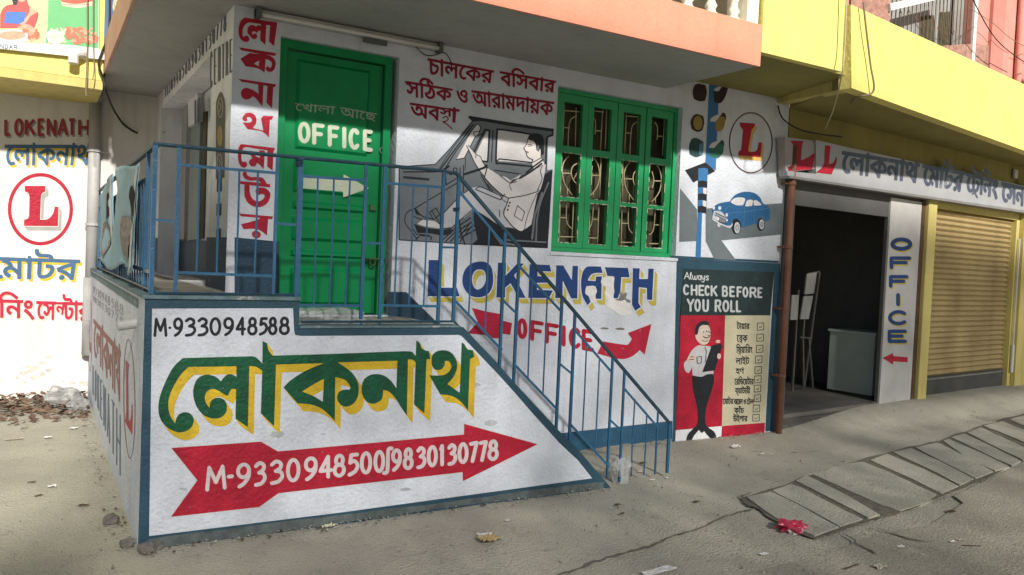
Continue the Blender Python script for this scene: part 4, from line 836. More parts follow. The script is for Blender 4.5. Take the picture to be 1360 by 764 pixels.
FW('mural_outline', M_mk, MAP(W2, stroke(P('805,352! 795,400 775,440 752,468 765,492! 785,530 800,580 830,605 870,620!', False), 9.1) + stroke(P('870,618! 872,660!', False), 9.1) + stroke(P('935,500 950,510 960,470 955,440', False), 7.8)
   + stroke(P('805,428! 830,418 862,432!', False), 9.1) + stroke(P('812,445! 850,440!', False), 9.1) + stroke(P('780,515! 812,525!', False), 13) + stroke(P('980,600! 870,660!', False), 10) + stroke(P('1005,625! 860,730! 790,790!', False), 21)), 7)
FW('mural_outline', M_mk, MAP(Y2, stroke(P('460,112! 560,52 650,-15', False), 16) + stroke(P('660,0! 640,50 655,110 640,160 615,215! 640,215!', False), 6.5) + stroke(P('290,92! 375,155! 430,140!', False), 7.8) + stroke(P('375,155! 372,185! 388,215!', False), 6.5)
   + stroke(P('175,18! 150,102! 205,165 290,245 362,285! 500,262 622,226!', False), 7.8) + stroke(P('362,285! 348,335 320,400 330,450 395,530 460,575 500,565 565,518! 620,240!', False), 7.8)
   + stroke(P('440,350! 502,405! 480,485! 412,440! 440,350!', False), 6.5) + stroke(P('610,240! 530,430 500,560!', False), 5.2) + stroke(P('75,210! 120,188 290,262 330,250!', False), 7.8) + stroke(P('75,210! 290,300! 320,262!', False), 7.8)
   + stroke(P('290,255! 300,290! 350,330!', False), 6.5) + stroke(P('280,390! 285,450!', False), 6.5) + stroke(P('60,385! 180,460 250,510 320,540!', False), 7.8)
   + [circ(373, 325, 8, 9), circ(363, 355, 8, 9), circ(355, 388, 8, 9)] + stroke(P('240,40! 470,75!', False), 6.5) + stroke(P('-20,75! 150,20! 170,0!', False), 20) + stroke(P('120,80! 200,215!', False), 6.5) + stroke(P('180,165! 225,220!', False), 6.5)), 7)
FW('mural_outline', M_mk, MAP(X2, stroke(P('440,430! 600,262! 692,200!', False), 7.8) + stroke(P('445,550! 520,545! 720,372!', False), 7.8) + stroke(P('500,540! 540,575!', False), 6.5)) + stroke([(619, 193.3), (625, 205), (627, 210), (631, 218), (636, 226), (643, 235)], .9) + stroke([(621.5, 193), (632, 205.5), (631, 210)], .9) + stroke([(632, 205.5), (637.5, 208), (641, 216), (645.5, 223)], .9) + stroke([(647, 222), (643.3, 235)], .9), 7)

# ---- right bay: road with traffic signal, L disc and little car
F = crop(910, 230, 6.3676); G = crop(905, 100, 5.456)
M_road = mat('mural_road_grey', (.13, .16, .17), .65, .12, 5, .3, 55)
FW('mural_road', M_road, [F(P('-45,128! 0,182! 100,308! 100,575! -52,582!')), F(P('172,300! 820,255! 812,520! 305,570! 430,738! 245,726! 172,575!'))], 1)
M_pole = mat('mural_pole_blue', (.035, .15, .34), .6, .1, 5, .3, 55)
FW('mural_signal', M_pole, [G(P('202,38! 270,75! 268,200! 256,460! 248,690! 172,640! 185,400!')), F(P('85,715! 105,335! 142,335! 130,718!')), F(P('107,-70! 190,-70! 178,340! 104,335!'))], 2)
FW('mural_signal', M_ink, [G(P('25,688! 172,632! 245,695! 85,778!'))], 3)
FW('mural_signal', M_pole, [G(circ(156, 708, 37, 37)), F(P('109,-40! 190,-40! 183,68! 109,68!'))], 4)
FW('mural_signal', M_mw, [F(P('150,125! 180,125! 178,180! 150,180!')), F(P('146,232! 177,232! 176,285! 146,285!'))], 4)
FW('mural_signal', M_ink, [F(P('108,68! 145,62! 185,72! 182,128! 145,118! 108,120!')), F(P('106,178! 142,170! 180,182! 178,238! 142,226! 106,228!')), F(P('104,282! 140,275! 177,288! 175,342! 140,332! 104,332!'))], 5)
M_br = mat('lamp_dark_brown', (.03, .018, .014), .6, .15, 6, .3); M_ye = mat('lamp_amber', (.30, .21, .05), .6, .15, 6, .3); M_gn = mat('lamp_green', (.03, .14, .10), .6, .15, 6, .3)
FW('mural_lamp', M_br, [G(P('95,72! 120,62 172,72! 183,125 170,185! 130,190 88,172! 80,120')), G(P('230,118! 268,118! 300,78 330,85 332,110 312,165 280,203 236,196!')),
   G(P('88,290! 112,282 156,296! 164,345 150,400! 115,412 74,392! 65,335')), G(P('262,308! 300,272 320,290 318,330 300,300 268,312!'))], 3)
FW('mural_lamp', M_ye, [G(circ(118, 346, 34, 52)), G(P('245,345! 262,308! 305,300 315,335 302,385 275,408 245,398!'))], 4)
FW('mural_lamp', mat('lamp_dark_teal', (.02, .055, .06), .6, .15, 6, .3), [G(P('72,462! 105,455 158,482! 158,530 150,578! 105,594 58,572! 55,510')), G(P('240,510! 278,475 305,478 305,520 280,500! 230,530!'))], 3)
FW('mural_lamp', M_gn, [G(P('200,535! 240,520 280,498 303,520 298,565 265,600 240,598 205,590!'))], 4)
FW('mural_lamp', mat('lamp_blue', (.08, .2, .30), .6, .1, 6, .3), [G(P('128,505 150,490! 157,530 148,572! 128,575'))], 4)
FW('mural_lamp', M_mw, [G(P('232,112! 250,90 290,83! 262,118!')), G(P('205,335! 215,310 250,290 290,282! 255,325! 240,338!')), G(P('198,525! 210,500 240,482 285,475! 250,510 235,528!'))], 5)
FW('painted_ring', mat('brown_ring_paint', (.09, .05, .04), .6, .2, 6, .3), MAP(G, ring(502, 490, 155, 218, 9)), 1)
Ls = [G(P('422,342! 530,350! 526,374 508,394! 482,548! 500,556 545,545 558,488! 582,488! 572,594! 410,582! 414,556 432,540! 446,392! 425,370'))]
FW('letter_shade', mat('orange_shade_paint', (.62, .38, .10), .6, .1, 6, .3), sweep(Ls, (2.4, 5.0)), 1)
FW('painted_letter', M_red, Ls, 2)
M_carb = mat('mural_car_blue', (.02, .11, .26), .45, .12, 6, .25)
FW('mural_car', M_mk, [F(circ(430, 450, 40, 68)), F(circ(638, 434, 32, 56))], 3)
FW('mural_car', M_carb, [F(P('232,290 290,255 375,240! 420,185 500,158 580,168 630,205 655,255 705,290 714,330 712,395! 672,410! 665,380 640,370 618,385 608,422! 490,460! 470,455! 462,410 430,385 400,400 385,440! 350,440 300,420 235,390 226,320'))], 4)
FW('mural_car', M_mk, [F(circ(430, 452, 34, 60)), F(circ(640, 434, 28, 50))], 5)
FW('mural_car', M_mp, [F(circ(436, 462, 25, 48)), F(circ(643, 434, 21, 42)), F(P('240,320! 300,325 345,380! 335,412! 250,392! 225,375!')), F(P('225,378! 300,425 350,445 385,440! 395,418! 398,440! 372,465 300,440 226,395!')), F(circ(282, 440, 14, 18))], 6)
FW('mural_car', M_grey, MAP(F, stroke(circ(436, 462, 12, 22), 5, closed=True) + stroke(circ(643, 434, 9, 18), 5, closed=True) + stroke([(250, 335), (335, 375)], 6) + stroke([(245, 352), (335, 392)], 6) + [P('285,375! 335,392! 330,425! 280,410!')]), 7)
FW('mural_car', M_mw, [F(P('385,238 420,210 485,208 504,225 485,272! 430,272 388,252')), F(P('504,275! 520,232 560,226 569,240 562,278! 515,282')), F(P('577,272! 574,236 602,232 638,262 635,272 590,275')), F(circ(238, 295, 11, 15)), F(circ(288, 296, 13, 16)), F(circ(347, 354, 10, 15)), F(circ(349, 399, 8, 11)), F(P('262,368! 288,378! 280,405! 256,395!'))], 7)
FW('mural_car', mat('mural_light_blue', (.10, .24, .42), .6, .1, 6, .2), MAP(F, stroke(P('345,345 400,335 500,328 600,312 700,300', False), 3.5) + stroke([(498, 278), (488, 450)], 3) + stroke([(575, 280), (578, 425)], 3) + stroke(P('330,320 350,290 400,280', False), 3)), 7)

# ---- check board
FW('board_border', M_navy, [[(898.6, 343), (1036, 350), (1036, 420), (1030, 571.5), (893, 591)], ('hole', [(906.5, 357), (1028, 361.5), (1016, 575), (896.5, 592)])], 1)
FW('board_top_edge', M_navy, [[(1034, 349.5), (890, 342.5), (890, 339.5), (1034, 346.5)]], 1)
FW('board_panel', mat('blackboard_paint', (.018, .036, .038), .45, .35, 5, .3, 55, spots=(.06, .085, .07), spot_amt=.08, spot_scale=5), [[(906.5, 357), (1028, 361.5), (1022.8, 419), (903, 419)]], 1)
FW('board_panel', M_red, [[(903, 419), (963, 419), (958.5, 566), (897, 571.5)], [(958.5, 566), (1016, 561.5), (1015, 576), (957.5, 583)]], 1)
FW('board_panel', mat('board_cream_paint', (.52, .48, .33), .65, .12, 3, .3, 55), [[(963, 419), (1022.8, 419), (1016, 561.5), (958.5, 566)]], 1)
FW('board_panel', M_white2, [[(897, 571.5), (958.5, 566), (957.5, 583), (896.3, 592)]], 1)
g = crop(895, 355, 9.55)
M_chalk = mat('chalk_white_paint', (.50, .53, .54), .65, .1, 6, .3)
FW('painted_word', M_chalk, MAP(g, lat('Alwa', [(125, 200), (198, 235), (225, 300), (300, 350)], ((125, 58), (445, 70)), ((125, 152), (445, 172)), 12) + lat('ys', [(345, 400), (400, 445)], ((345, 70), (445, 72)), ((345, 160), (445, 172)), 12)), 3)
FW('painted_word', M_chalk, MAP(g, lat('CHECK', [(113, 192), (210, 297), (308, 385), (385, 452), (462, 552)], ((115, 214), (1118, 256)), ((115, 355), (1118, 394)), 25)), 3)
FW('painted_word', M_chalk, MAP(g, lat('BEFORE', [(606, 684), (700, 772), (792, 862), (866, 942), (956, 1048), (1056, 1120)], ((115, 214), (1118, 256)), ((115, 355), (1118, 394)), 25)), 3)
FW('painted_word', M_chalk, MAP(g, lat('YOU', [(158, 258), (256, 340), (358, 442)], ((160, 396), (848, 422)), ((160, 565), (848, 574)), 27)), 3)
FW('painted_word', M_chalk, MAP(g, lat('ROLL', [(514, 602), (612, 700), (710, 774), (782, 850)], ((160, 396), (848, 422)), ((160, 565), (848, 574)), 27)), 3)
g = crop(900, 410, 4.243)
M_man = mat('cartoon_shirt_grey', (.45, .45, .47), .65, .08, 6, .3); M_skin = mat('cartoon_face_paint', (.58, .46, .38), .65, .08, 6, .3)
FW('cartoon_man', M_ink, [g(P('80,378! 200,368! 205,405 190,465 165,540 155,600 157,650 175,672 203,692 216,720 212,742 193,738 165,712 148,690! 135,702! 118,684! 92,715 72,748 54,755 47,742 56,708 82,680 108,650 112,600 103,530 84,450'))], 3)
FW('cartoon_man', M_man, [g(P('110,207! 182,212! 185,245 150,352! 200,345! 200,368! 165,370 130,384 82,376! 80,330! 60,362 40,348 34,310 50,288 75,240'))], 4)
FW('cartoon_man', M_ink, [g(P('190,208! 240,196! 250,212! 208,348! 137,358!'))], 5)
FW('cartoon_man', M_skin, [g(P('106,128 122,98 158,88 178,108 184,150 168,194 140,204 115,190 100,165 98,145')), g(circ(76, 280, 22, 19)), g(circ(231, 268, 11, 16)), g(circ(225, 185, 13, 9)), g(circ(122, 215, 10, 10))], 6)
FW('cartoon_man', M_ink, [g(P('97,132 104,95 130,72 165,72 174,92 140,92 120,106 110,142 100,148'))] + MAP(g, stroke(P('142,156! 158,165 176,158!', False), 5) + stroke(P('135,178! 155,184 168,176', False), 3) + stroke(P('168,128 186,138 180,152 166,150', False), 3) + stroke(P('105,272! 130,268! 130,305! 108,308! 105,272!', False), 2.5)
   + stroke(P('66,270 90,272', False), 2.5) + stroke(P('62,284 88,286', False), 2.5) + stroke(P('150,215! 158,240! 152,300!', False), 2.5)), 7)
FW('cartoon_man', M_mw, [g(circ(138, 128, 9, 14)), g(circ(160, 124, 8, 13))], 7)
FW('cartoon_man', M_ink, [g(circ(141, 131, 3.6, 5)), g(circ(161, 127, 3.6, 5))], 8)
g = crop(950, 410, 4.243)
words = [('টা\u09dfার', 120, 190, 84, 116), ('েব~ক', 120, 180, 150, 186), ('িষ~\u09dfািরং', 118, 208, 215, 250), ('লাইট', 115, 190, 280, 314), ('হণ^', 115, 160, 338, 368), ('েরিডে\u09dfটার', 108, 215, 396, 428),
         ('ব্\u09dfাটারী', 110, 195, 448, 478), ('েমাটর', 42, 100, 508, 538), ('অে\u09dfল ও', 104, 172, 510, 540), ('েতল'.replace('ত', 'ট'), 176, 215, 512, 540), ('কাঁচ', 105, 160, 560, 590), ('উইপার', 100, 180, 605, 636)]
for w_, a, b, t, c in words:
    FW('painted_word', M_ink, MAP(g, bn(w_, ((a, t), (b, t + 1), (b, c - 1), (a, c)), 2.0)), 3)
for k, (bx0, by0) in enumerate([(235, 82), (233, 145), (230, 208), (225, 268), (222, 328), (220, 380), (218, 432), (218, 487), (212, 545), (210, 597)]):
    w_, h_ = 37, 40 - k * .25
    FW('tick_box', M_ink, MAP(g, stroke([(bx0, by0), (bx0 + w_, by0 - 2), (bx0 + w_, by0 + h_ - 3), (bx0, by0 + h_), (bx0, by0)], 3.6) + stroke([(bx0 + 11, by0 + 20), (bx0 + 16, by0 + 26), (bx0 + 26, by0 + 15)], 3)), 3)

# ---- paint inside the porch
g = crop(200, 0, 3.82)
M_nv = mat('grey_navy_lettering', (.10, .11, .14), .7, .2, 8, .2)
paint(school, 'painted_word', M_nv, SP_, lat('CENTRE', even(6, 279, 309, 1.2), ((279, 69.5), (309, 51)), ((279, 118), (309, 95)), 2.0), 1)
paint(school, 'painted_number', M_nv, SP_, lat('9330948588', [(219.5 + 82.5 * (i / 20) ** 1.25, 219.5 + 82.5 * ((i + .82) / 20) ** 1.25) for i in range(10)], ((219, 113), (302, 14.5)), ((219, 130), (302, 39)), 1.3), 1)
paint(school, 'painted_number', M_nv, SP_, lat('9830130778', [(219.5 + 82.5 * (i / 20) ** 1.25, 219.5 + 82.5 * ((i + .82) / 20) ** 1.25) for i in range(10, 20)], ((219, 113), (302, 14.5)), ((219, 130), (302, 39)), 1.7), 1)
paint(school, 'painted_word', M_nv, SI, lat('LOKE', even(4, 235, 249.3, .8), ((235, 138), (249.5, 133)), ((235, 175), (249.5, 166)), 1.5), 2)
plate(school, 'notice_panel', M_white2, SI, [[SI.st(257.5, 131), SI.st(271, 124), SI.st(271, 162), SI.st(258.5, 170)]], .06, .001, px=False)
SI2 = Surf((XP + .24 - .06, 0, 0), (0, 1, 0), (-1, 0, 0))
paint(school, 'painted_word', M_nv, SI2, lat('NATH', even(4, 258.5, 270, .6), ((258.5, 134), (270.5, 127)), ((258.5, 166), (270.5, 160)), 1.4), 1)
paint(school, 'mural_signal', mat('signal_box_grey', (.045, .045, .05), .6, .2, 8, .2), SP_, [P('287,238! 287,150 287.5,135 293,122 298,130 299.5,140! 298.5,236!')], 1)
paint(school, 'mural_lamp', M_ye, SP_, [circ(292.3, 180.6, 3.5, 13.5)], 2)
paint(school, 'mural_lamp', mat('signal_ring_grey', (.3, .3, .3), .6, .1, 8, .2), SP_, ring(293, 143, 3.3, 13, 1) + ring(292, 217, 3.3, 12, 1) + stroke([(291, 212), (293.5, 216), (291, 222)], .8) + stroke([(291.5, 137), (294.5, 141), (291.5, 149)], .8), 2)
paint(school, 'mural_signal', M_ink, SP_, [[(288.5, 238), (295, 237), (295, 254), (288, 255)], [(288, 271), (294.5, 270), (294.3, 286), (287.6, 287)], [(287.5, 304), (294, 303.5), (294, 316), (287.3, 316)]], 1)
paint(school, 'painted_ring', M_red, SI, ring(244, 238, 3.6, 33, 1.0), 2)

# =================================================================== RAISED ENTRANCE PLATFORM
plat = thing('entrance_platform', 'raised white platform before the green door with blue borders and a big red phone arrow', 'platform', (1.4, YF, 0))
def fst(u, v): return SF.st(u, v)
ZT, ZD = 1.366, 1.203
xa = fst(398, 402)[0]; xb = 2.40
slope = [fst(*p) for p in ((615.7, 435.8), (663, 485), (682, 507), (722, 550), (745.6, 575.6), (770.7, 600.7), (789.6, 622.7), (810, 646.3))]
slope[0] = (slope[0][0], ZD)
outl = [(XL, -.25), (slope[-1][0] + .01, -.25)] + slope[::-1] + [(xa, ZD), (xa, ZT), (XL, ZT)]
def slope_z(x):
    for (x0_, z0_), (x1_, z1_) in zip(slope[:-1], slope[1:]):
        if x0_ <= x <= x1_: return z0_ + (z1_ - z0_) * (x - x0_) / (x1_ - x0_)
    return ZD if x < slope[0][0] else 0
plate(plat, 'front_parapet', M_navy, SF, [outl], 0, -.13, px=False)
plate(plat, 'side_parapet', M_white, SL, [[(YF + .13, -.25), (YB + .1, -.25), (YB + .1, ZT), (YF + .13, ZT)]], 0, -.10, px=False)
plate(plat, 'side_parapet', M_white, SL, [[(YF + .003, -.25), (YF + .129, -.25), (YF + .129, ZT - .002), (YF + .003, ZT - .002)]], .001, -.10, px=False)
mb = MB(); mb.box((XL + .101, YF + .131, .8), (xa, YW - .001, ZT - .02)); mb.box((XL + .101, YW, .8), (XP + .30, YB, ZT - .021)); mb.box((xa + .001, YF + .131, .8), (xb + .02, YW - .002, ZD - .012))
M_floor = mat('dusty_cement_floor', (.30, .285, .245), .85, .2, 3, .25, 40, spots=(.2, .18, .15), spot_amt=.08, spot_scale=5)
mb.build('floor', M_floor, plat)
# coping along the top, a little proud
mb = MB(); mb.box((XL - .012, YF - .012, ZT + .001), (xa + .004, YF + .15, ZT + .020)); mb.box((XL - .012, YF + .151, ZT + .001), (XL + .12, YB - .01, ZT + .02))
mb.box((xa + .004, YF - .008, ZD + .001), (xb - .01, YF + .14, ZD + .012))
mb.build('coping', M_coping, plat)
M_step = mat('cement_step', (.27, .26, .23), .9, .2, 4, .3, 40)
n = 6
for i in range(n):
    x0s = xb + .02 + (3.62 - xb) * i / n; zt = ZD * (1 - (i + .9) / n) - .20 + .03 * i
    if zt < .05: continue
    mb = MB(); mb.box((x0s, YF + .132, -.1), (x0s + (3.62 - xb) / n, YW - .003, zt)); mb.build('step', M_step, plat)
def FP(name, m, cs, layer=1): return paint(plat, name, m, SF, cs, layer)
FP('white_field', M_white, [[(202, 410), (389, 409.5), (390.5, 440), (392, 445), (400, 446.3), (609, 445), (613, 446.5), (663, 499), (682, 520), (708, 550), (742.4, 588), (767.6, 611.7), (786.4, 635.3), (722, 644), (450, 681), (198, 712)]], 1)
# worn dust along the foot of the border
FP('splashed_dirt', mat('splashed_dirt', (.10, .12, .12), .95, .35, 12, .3, 50), [jag([(198, 716), (320, 700), (450, 684), (600, 666), (722, 649), (792, 640), (803, 641), (800, 650), (640, 668), (450, 695), (300, 720), (185, 740), (181, 728)], 1.5, 5, 4)], 1)
ga = crop(220, 560, 5); gb = crop(450, 550, 5)
arrow = ga([(38, 175), (632, 133), (745, 198)]) + gb([(830, 136), (831, 65), (1318, 200), (823, 445), (820, 385)]) + ga([(748, 475), (620, 567), (35, 632), (210, 390)])
FP('arrow_outline', M_pale, fat([arrow], 1.2), 2)
FP('painted_arrow', M_red, [arrow], 3)
n1 = [(262, 404), (402, 456), (463, 570), (582, 670), (688, 785), (798, 894), (913, 1012), (1014, 1110), (1108, 1195), (1200, 1286), (1288, 1370)]
n2 = [(228, 306), (285, 362), (343, 420), (422, 496), (510, 580), (582, 656), (660, 706), (716, 785), (786, 860), (860, 928), (924, 990), (984, 1061)]
sa = lambda x: (220 + x / 5); sb = lambda x: (450 + x / 5)
cells = [(sa(a), sa(b)) for a, b in n1] + [(sb(a), sb(b)) for a, b in n2]
FP('painted_number', M_pale, lat('M-933094850' + '0/9830130778', cells, ((273.6, 619), (655, 583.4)), ((273.6, 653), (655, 612)), 5.0), 4)
g = crop(200, 415, 6.8)
c3 = [(25, 152), (160, 185), (198, 298), (304, 412), (418, 524), (530, 638), (650, 758), (765, 862), (870, 966), (968, 1062), (1058, 1146), (1156, 1258)]
cs = lat('M', [c3[0]], ((0, 48), (1300, 36)), ((0, 224), (1300, 204)), 26) + [circ(173, 139, 14, 12)] + lat('9330948588', c3[2:], ((0, 46), (1300, 36)), ((0, 222), (1300, 204)), 27)
FP('painted_number', M_ink, MAP(g, cs), 2)
A_ = crop(190, 440, 4.993); B_ = crop(390, 440, 4.993)
lok = [[A_(P('262,178! 700,166! 745,172 792,216! 792,264! 750,236 700,231! 300,237! 248,290 200,370 172,440 168,510 182,565 212,611! 222,572 245,546 280,536 315,548 336,585 325,630 290,660 240,670 188,655 140,620 110,570 101,500 115,420 160,310 205,232')),
  A_(P('515,331! 550,292 575,285 602,292 625,307! 625,388! 592,382 575,400 562,427! 540,420 500,395 465,382 430,395 410,428 414,470 440,507! 446,470 470,446 508,442 542,460 556,500 545,545 510,573 460,578 400,555 355,500 333,430 335,370 355,322 390,295 430,287 480,302')),
  A_(P('620,195! 705,195! 695,636! 612,580!')), A_(P('792,65! 822,80! 830,122 856,160! 882,176! 868,630! 780,543! 790,250!')),
  B_(P('-158,162! 200,152! 600,137! 765,133 795,150 814,172! 814,216! 790,190 760,187! 700,195! 280,207! 200,212! -158,222!')),
  B_(P('205,210! 285,203! 335,235 392,282 425,340 430,400 415,455 380,490 335,499 300,475 287,440 298,405 330,388 368,388! 375,370 350,330 310,312 275,305! 272,598! 240,560 180,510 110,485 25,478! -68,372! -20,325 60,272 140,235')),
  ('hole', B_(P('55,400! 130,352 200,315! 192,468! 130,430'))),
  B_(P('687,188! 757,178! 750,560! 715,510 670,440 630,400 592,390! 590,430 573,462 530,480 488,470 458,430 449,380 463,325 500,293 550,284 600,295 645,330 680,377!')),
  B_(P('812,60! 835,78 850,115 880,130! 895,130! 905,185! 880,185! 866,545! 797,485! 808,200!')),
  B_(P('913,195 920,158 950,133 1000,126 1045,143 1076,188 1082,240 1060,300 1018,350! 1100,408! 1113,75! 1130,85 1150,118 1187,125! 1196,170! 1168,185! 1155,525! 1110,470 1050,430 970,418! 898,292! 985,292 1027,270 1044,235 1030,200 1000,198! 1000,225 975,254 940,255 918,230'))]]
for k in lok:
    FP('letter_shade', M_gold, sweep(k, (7.6, 10.5)), 2)
    FP('painted_letter', M_green, k, 3)
# smudges and hairline cracks on the white
M_sm = mat('grey_smudge', (.44, .46, .49), .9, .25, 10, .5, 50); M_hc = mat('hairline_grey', (.25, .25, .25), .9, .3, 20, .2)
r_s = random.Random(11)
for k in range(16):
    u = r_s.uniform(215, 700); v = r_s.uniform(640, 690) if k % 2 else r_s.uniform(455, 600)
    if v > 712 - (u - 200) * .128 - 8 or v < 450 + max(0, u - 600): continue
    w_ = r_s.uniform(3, 12)
    FP('wall_stain', M_sm, [jag([(u + w_ * cos(t) * r_s.uniform(.6, 1.2), v + w_ * .45 * sin(t) * r_s.uniform(.6, 1.2)) for t in [i * pi / 5 for i in range(10)]], .8, 3, k)], 1.3 + k * .02)
for k in range(22):
    u = r_s.uniform(210, 690); v = r_s.uniform(450, 690)
    if v > 700 - (u - 200) * .128 - 8 or v < 450 + max(0, u - 600): continue
    FP('wall_stain', M_hc, [circ(u, v, r_s.uniform(.5, 1.3), r_s.uniform(.4, .9), 6)], 4.7 + k * .02)
# faded lettering on the side parapet
M_fr = mat('faded_red_brown', (.30, .13, .11), .75, .15, 8, .2); M_fg = mat('faded_grey_lettering', (.27, .27, .29), .75, .15, 8, .2); M_fb = mat('faded_blue_lettering', (.14, .19, .25), .75, .15, 8, .2)
def LP(name, m, cs, layer=1): return paint(plat, name, m, SL, cs, layer)
def persp(n, a, b, y0=9.2, y1=5.1):
    """cells evenly spaced along the wall, seen in photo pixels"""
    out = []
    for i in range(n):
        q = []
        for t in (i / n, (i + .78) / n):
            Y = y0 + (y1 - y0) * t; r = RW.T @ (np.array([XL, Y, 1.0]) - CAM); q.append(PPX + FPX * r[0] / r[2])
        out.append(tuple(q))
    s0, s1 = out[0][0], out[-1][1]
    return [(a + (p - s0) * (b - a) / (s1 - s0), a + (q - s0) * (b - a) / (s1 - s0)) for p, q in out]
LP('painted_number', M_fg, lat('9330948588', persp(10, 124, 164), ((124, 379.5), (164, 406)), ((124, 390), (164, 420)), .8), 1)
LP('painted_number', M_fg, lat('9830130778', persp(10, 124, 164), ((124, 392), (164, 423)), ((124, 400), (164, 436)), .8), 1)
LP('painted_word', M_fr, bn('েলাকনাথ', ((124.7, 424), (160, 466), (160, 535), (124.7, 470)), .9), 1)
LP('painted_word', M_fb, lat('LOKENATH', persp(8, 123, 160.5), ((123, 484), (160.5, 552)), ((123, 520), (160.5, 634)), 1.5), 1)
LP('painted_ring', M_fr, ring(172, 530, 7.4, 79, 1.0, rot=-.015), 1)
LP('painted_letter', M_red, [P('167,478! 172,485! 170.5,500 171,560! 174,555 175.5,535! 176.5,540! 176,578! 166.5,560! 168,545!')], 1)
LP('painted_ring', M_fr, ring(119.6, 445, 2.6, 48, .7), 1)
LP('painted_letter', M_fr, [P('118.3,410! 120,414! 119.6,455! 121,455! 121,470! 118,462!')], 1)
# drain stub
p = SL.st(181, 428); q0 = SL.pt(*p)
mb = MB(); e = at_x(163, 433, XL - .10); mb.tube([Vector((XL + .05, q0.y, q0.z)), Vector((XL - .10, q0.y - .02, q0.z - .02))], .028, 12); mb.build('drain_stub', M_pvc, plat, smooth=False)
# blue paint over the side coping edge
LP('side_top_edge', M_coping, [[(YF, ZT - .045), (YB, ZT - .045), (YB, ZT), (YF, ZT)]] if False else [[(184, 397), (117, 358), (117, 363.5), (184, 410)]], 2)

# =================================================================== RAILING
rail = thing('steel_railing', 'blue painted steel railing round the platform and down the stairs', 'railing', (2.3, YF + .04, ZD))
YR_ = YF + .045; RB = random.Random(2)
def ry(u, v): return at_y(u, v, YR_)
def part(name, fn, m=None):
    mb = MB(); fn(mb); return mb.build(name, m or M_rail, rail)
def pbar(name, a, b, w, d=None, m=None):
    p, q = ry(*a), ry(*b)
    if abs(a[0] - b[0]) < 14 and abs(a[1] - b[1]) > 30: q.x = p.x = (p.x + q.x) / 2     # posts and bars are plumb
    if name == 'post' and a[0] > 640:
        h0, h1 = ry(606, 230), ry(890, 563); p.z = h0.z + (h1.z - h0.z) * (p.x - h0.x) / (h1.x - h0.x) - .008
    if name == 'post' and a[0] > 640 and b[1] < 600: q.z = max(slope_z(q.x), 0) - .03
    part(name, lambda mb: mb.bar(p, q, w * .66, d or w * .5), m)
def rbar(name, a, b, r, m=None):
    p, q = ry(*a), ry(*b)
    if abs(a[0] - b[0]) < 14 and abs(a[1] - b[1]) > 30: q.x = p.x = (p.x + q.x) / 2
    d = Vector((RB.uniform(-.004, .004), RB.uniform(-.006, .006), 0)); m_ = p.lerp(q, .5) + d
    part(name, lambda mb: mb.tube([p, p.lerp(m_, .6), m_, q.lerp(m_, .6), q], r, 8), m)
# uprights
for a, b, w in (((205, 191), (202, 391), .036), ((237, 196), (233.5, 388), .03), ((367.5, 206), (364, 391), .026), ((398.5, 210), (394.5, 402), .045), ((485, 218), (480.5, 424), .03), ((510, 221), (505.5, 424), .032),
                ((588, 227), (583, 427), .032), ((608, 231), (603.5, 427), .032), ((669.5, 284), (665.5, 490), .03), ((689, 304), (684, 510), .03), ((746, 377), (740, 566), .03), ((763, 398), (757.5, 586), .03),
                ((812, 460), (808.5, 634), .026), ((828, 478), (824.5, 640), .026), ((873, 542), (871, 630), .02), ((889, 562), (886, 628), .034)):
    pbar('post', a, b, w)
# hand rail
part('hand_rail', lambda mb: mb.tube([ry(203, 191), ry(400, 209.6), ry(588, 227), ry(607, 231)], .011, 8), M_railt)
part('hand_rail', lambda mb: mb.bar(ry(606, 230), ry(890, 563), .022, .02), M_railt)
# flats and round bars, panel by panel
for a, b in (((237, 219), (367.5, 230)), ((235, 362), (366, 367)), ((398, 234), (485, 239.6)), ((396, 405.5), (481, 406)), ((508, 243), (588, 249)), ((505, 405.5), (583, 407)),
             ((608, 252), (669.5, 325)), ((605, 400), (666.5, 465)), ((688, 352), (745.5, 414)), ((685, 486), (741, 545)), ((762, 437), (812, 494)), ((757, 563), (809, 620)), ((828, 515), (874, 568))):
    pbar('cross_rail', a, b, .012, .016)
for a, b in (((206, 292), (236, 294)), ((367, 297), (396, 299)), ((484, 323), (508, 323.6)), ((587, 328.5), (606, 329)), ((668, 399), (686, 416.5)), ((743, 483), (760, 497)), ((811, 558.6), (826, 572.5))):
    pbar('link_bar', a, b, .012, .014)
for a, b in (((265, 221), (261, 363)), ((291.5, 223), (288.5, 364)), ((318, 226), (313.5, 365)), ((342, 228), (338.5, 366)), ((421, 236), (417.5, 406)), ((442, 237), (439, 406)), ((463.5, 238.5), (460, 406)),
             ((529, 245), (524.5, 406)), ((548, 246), (544, 407)), ((568, 248), (563.5, 407)), ((627.5, 275), (623.5, 420)), ((649, 301), (645, 443)), ((706, 372), (702, 504)), ((726, 393), (722, 525)),
             ((778, 455), (774.5, 581)), ((795, 475), (791.5, 600)), ((842, 530), (839.5, 633)), ((858.5, 550), (855.5, 631))):
    rbar('bar', a, b, .0058)
# base rod, feet
part('base_rod', lambda mb: mb.tube([ry(132, 391) if False else ry(203, 389.5), ry(398, 391.5)], .008, 6), M_railt)
part('base_rod', lambda mb: mb.tube([ry(400, 427.5), ry(603, 427), ry(612, 436)], .008, 6), M_railt)
for u, v, w in ((204, 391, 398), (480, 427, 434), (505, 427, 434), (583, 427, 434)):
    pbar('foot', (u, v), (u - .3, w), .02)
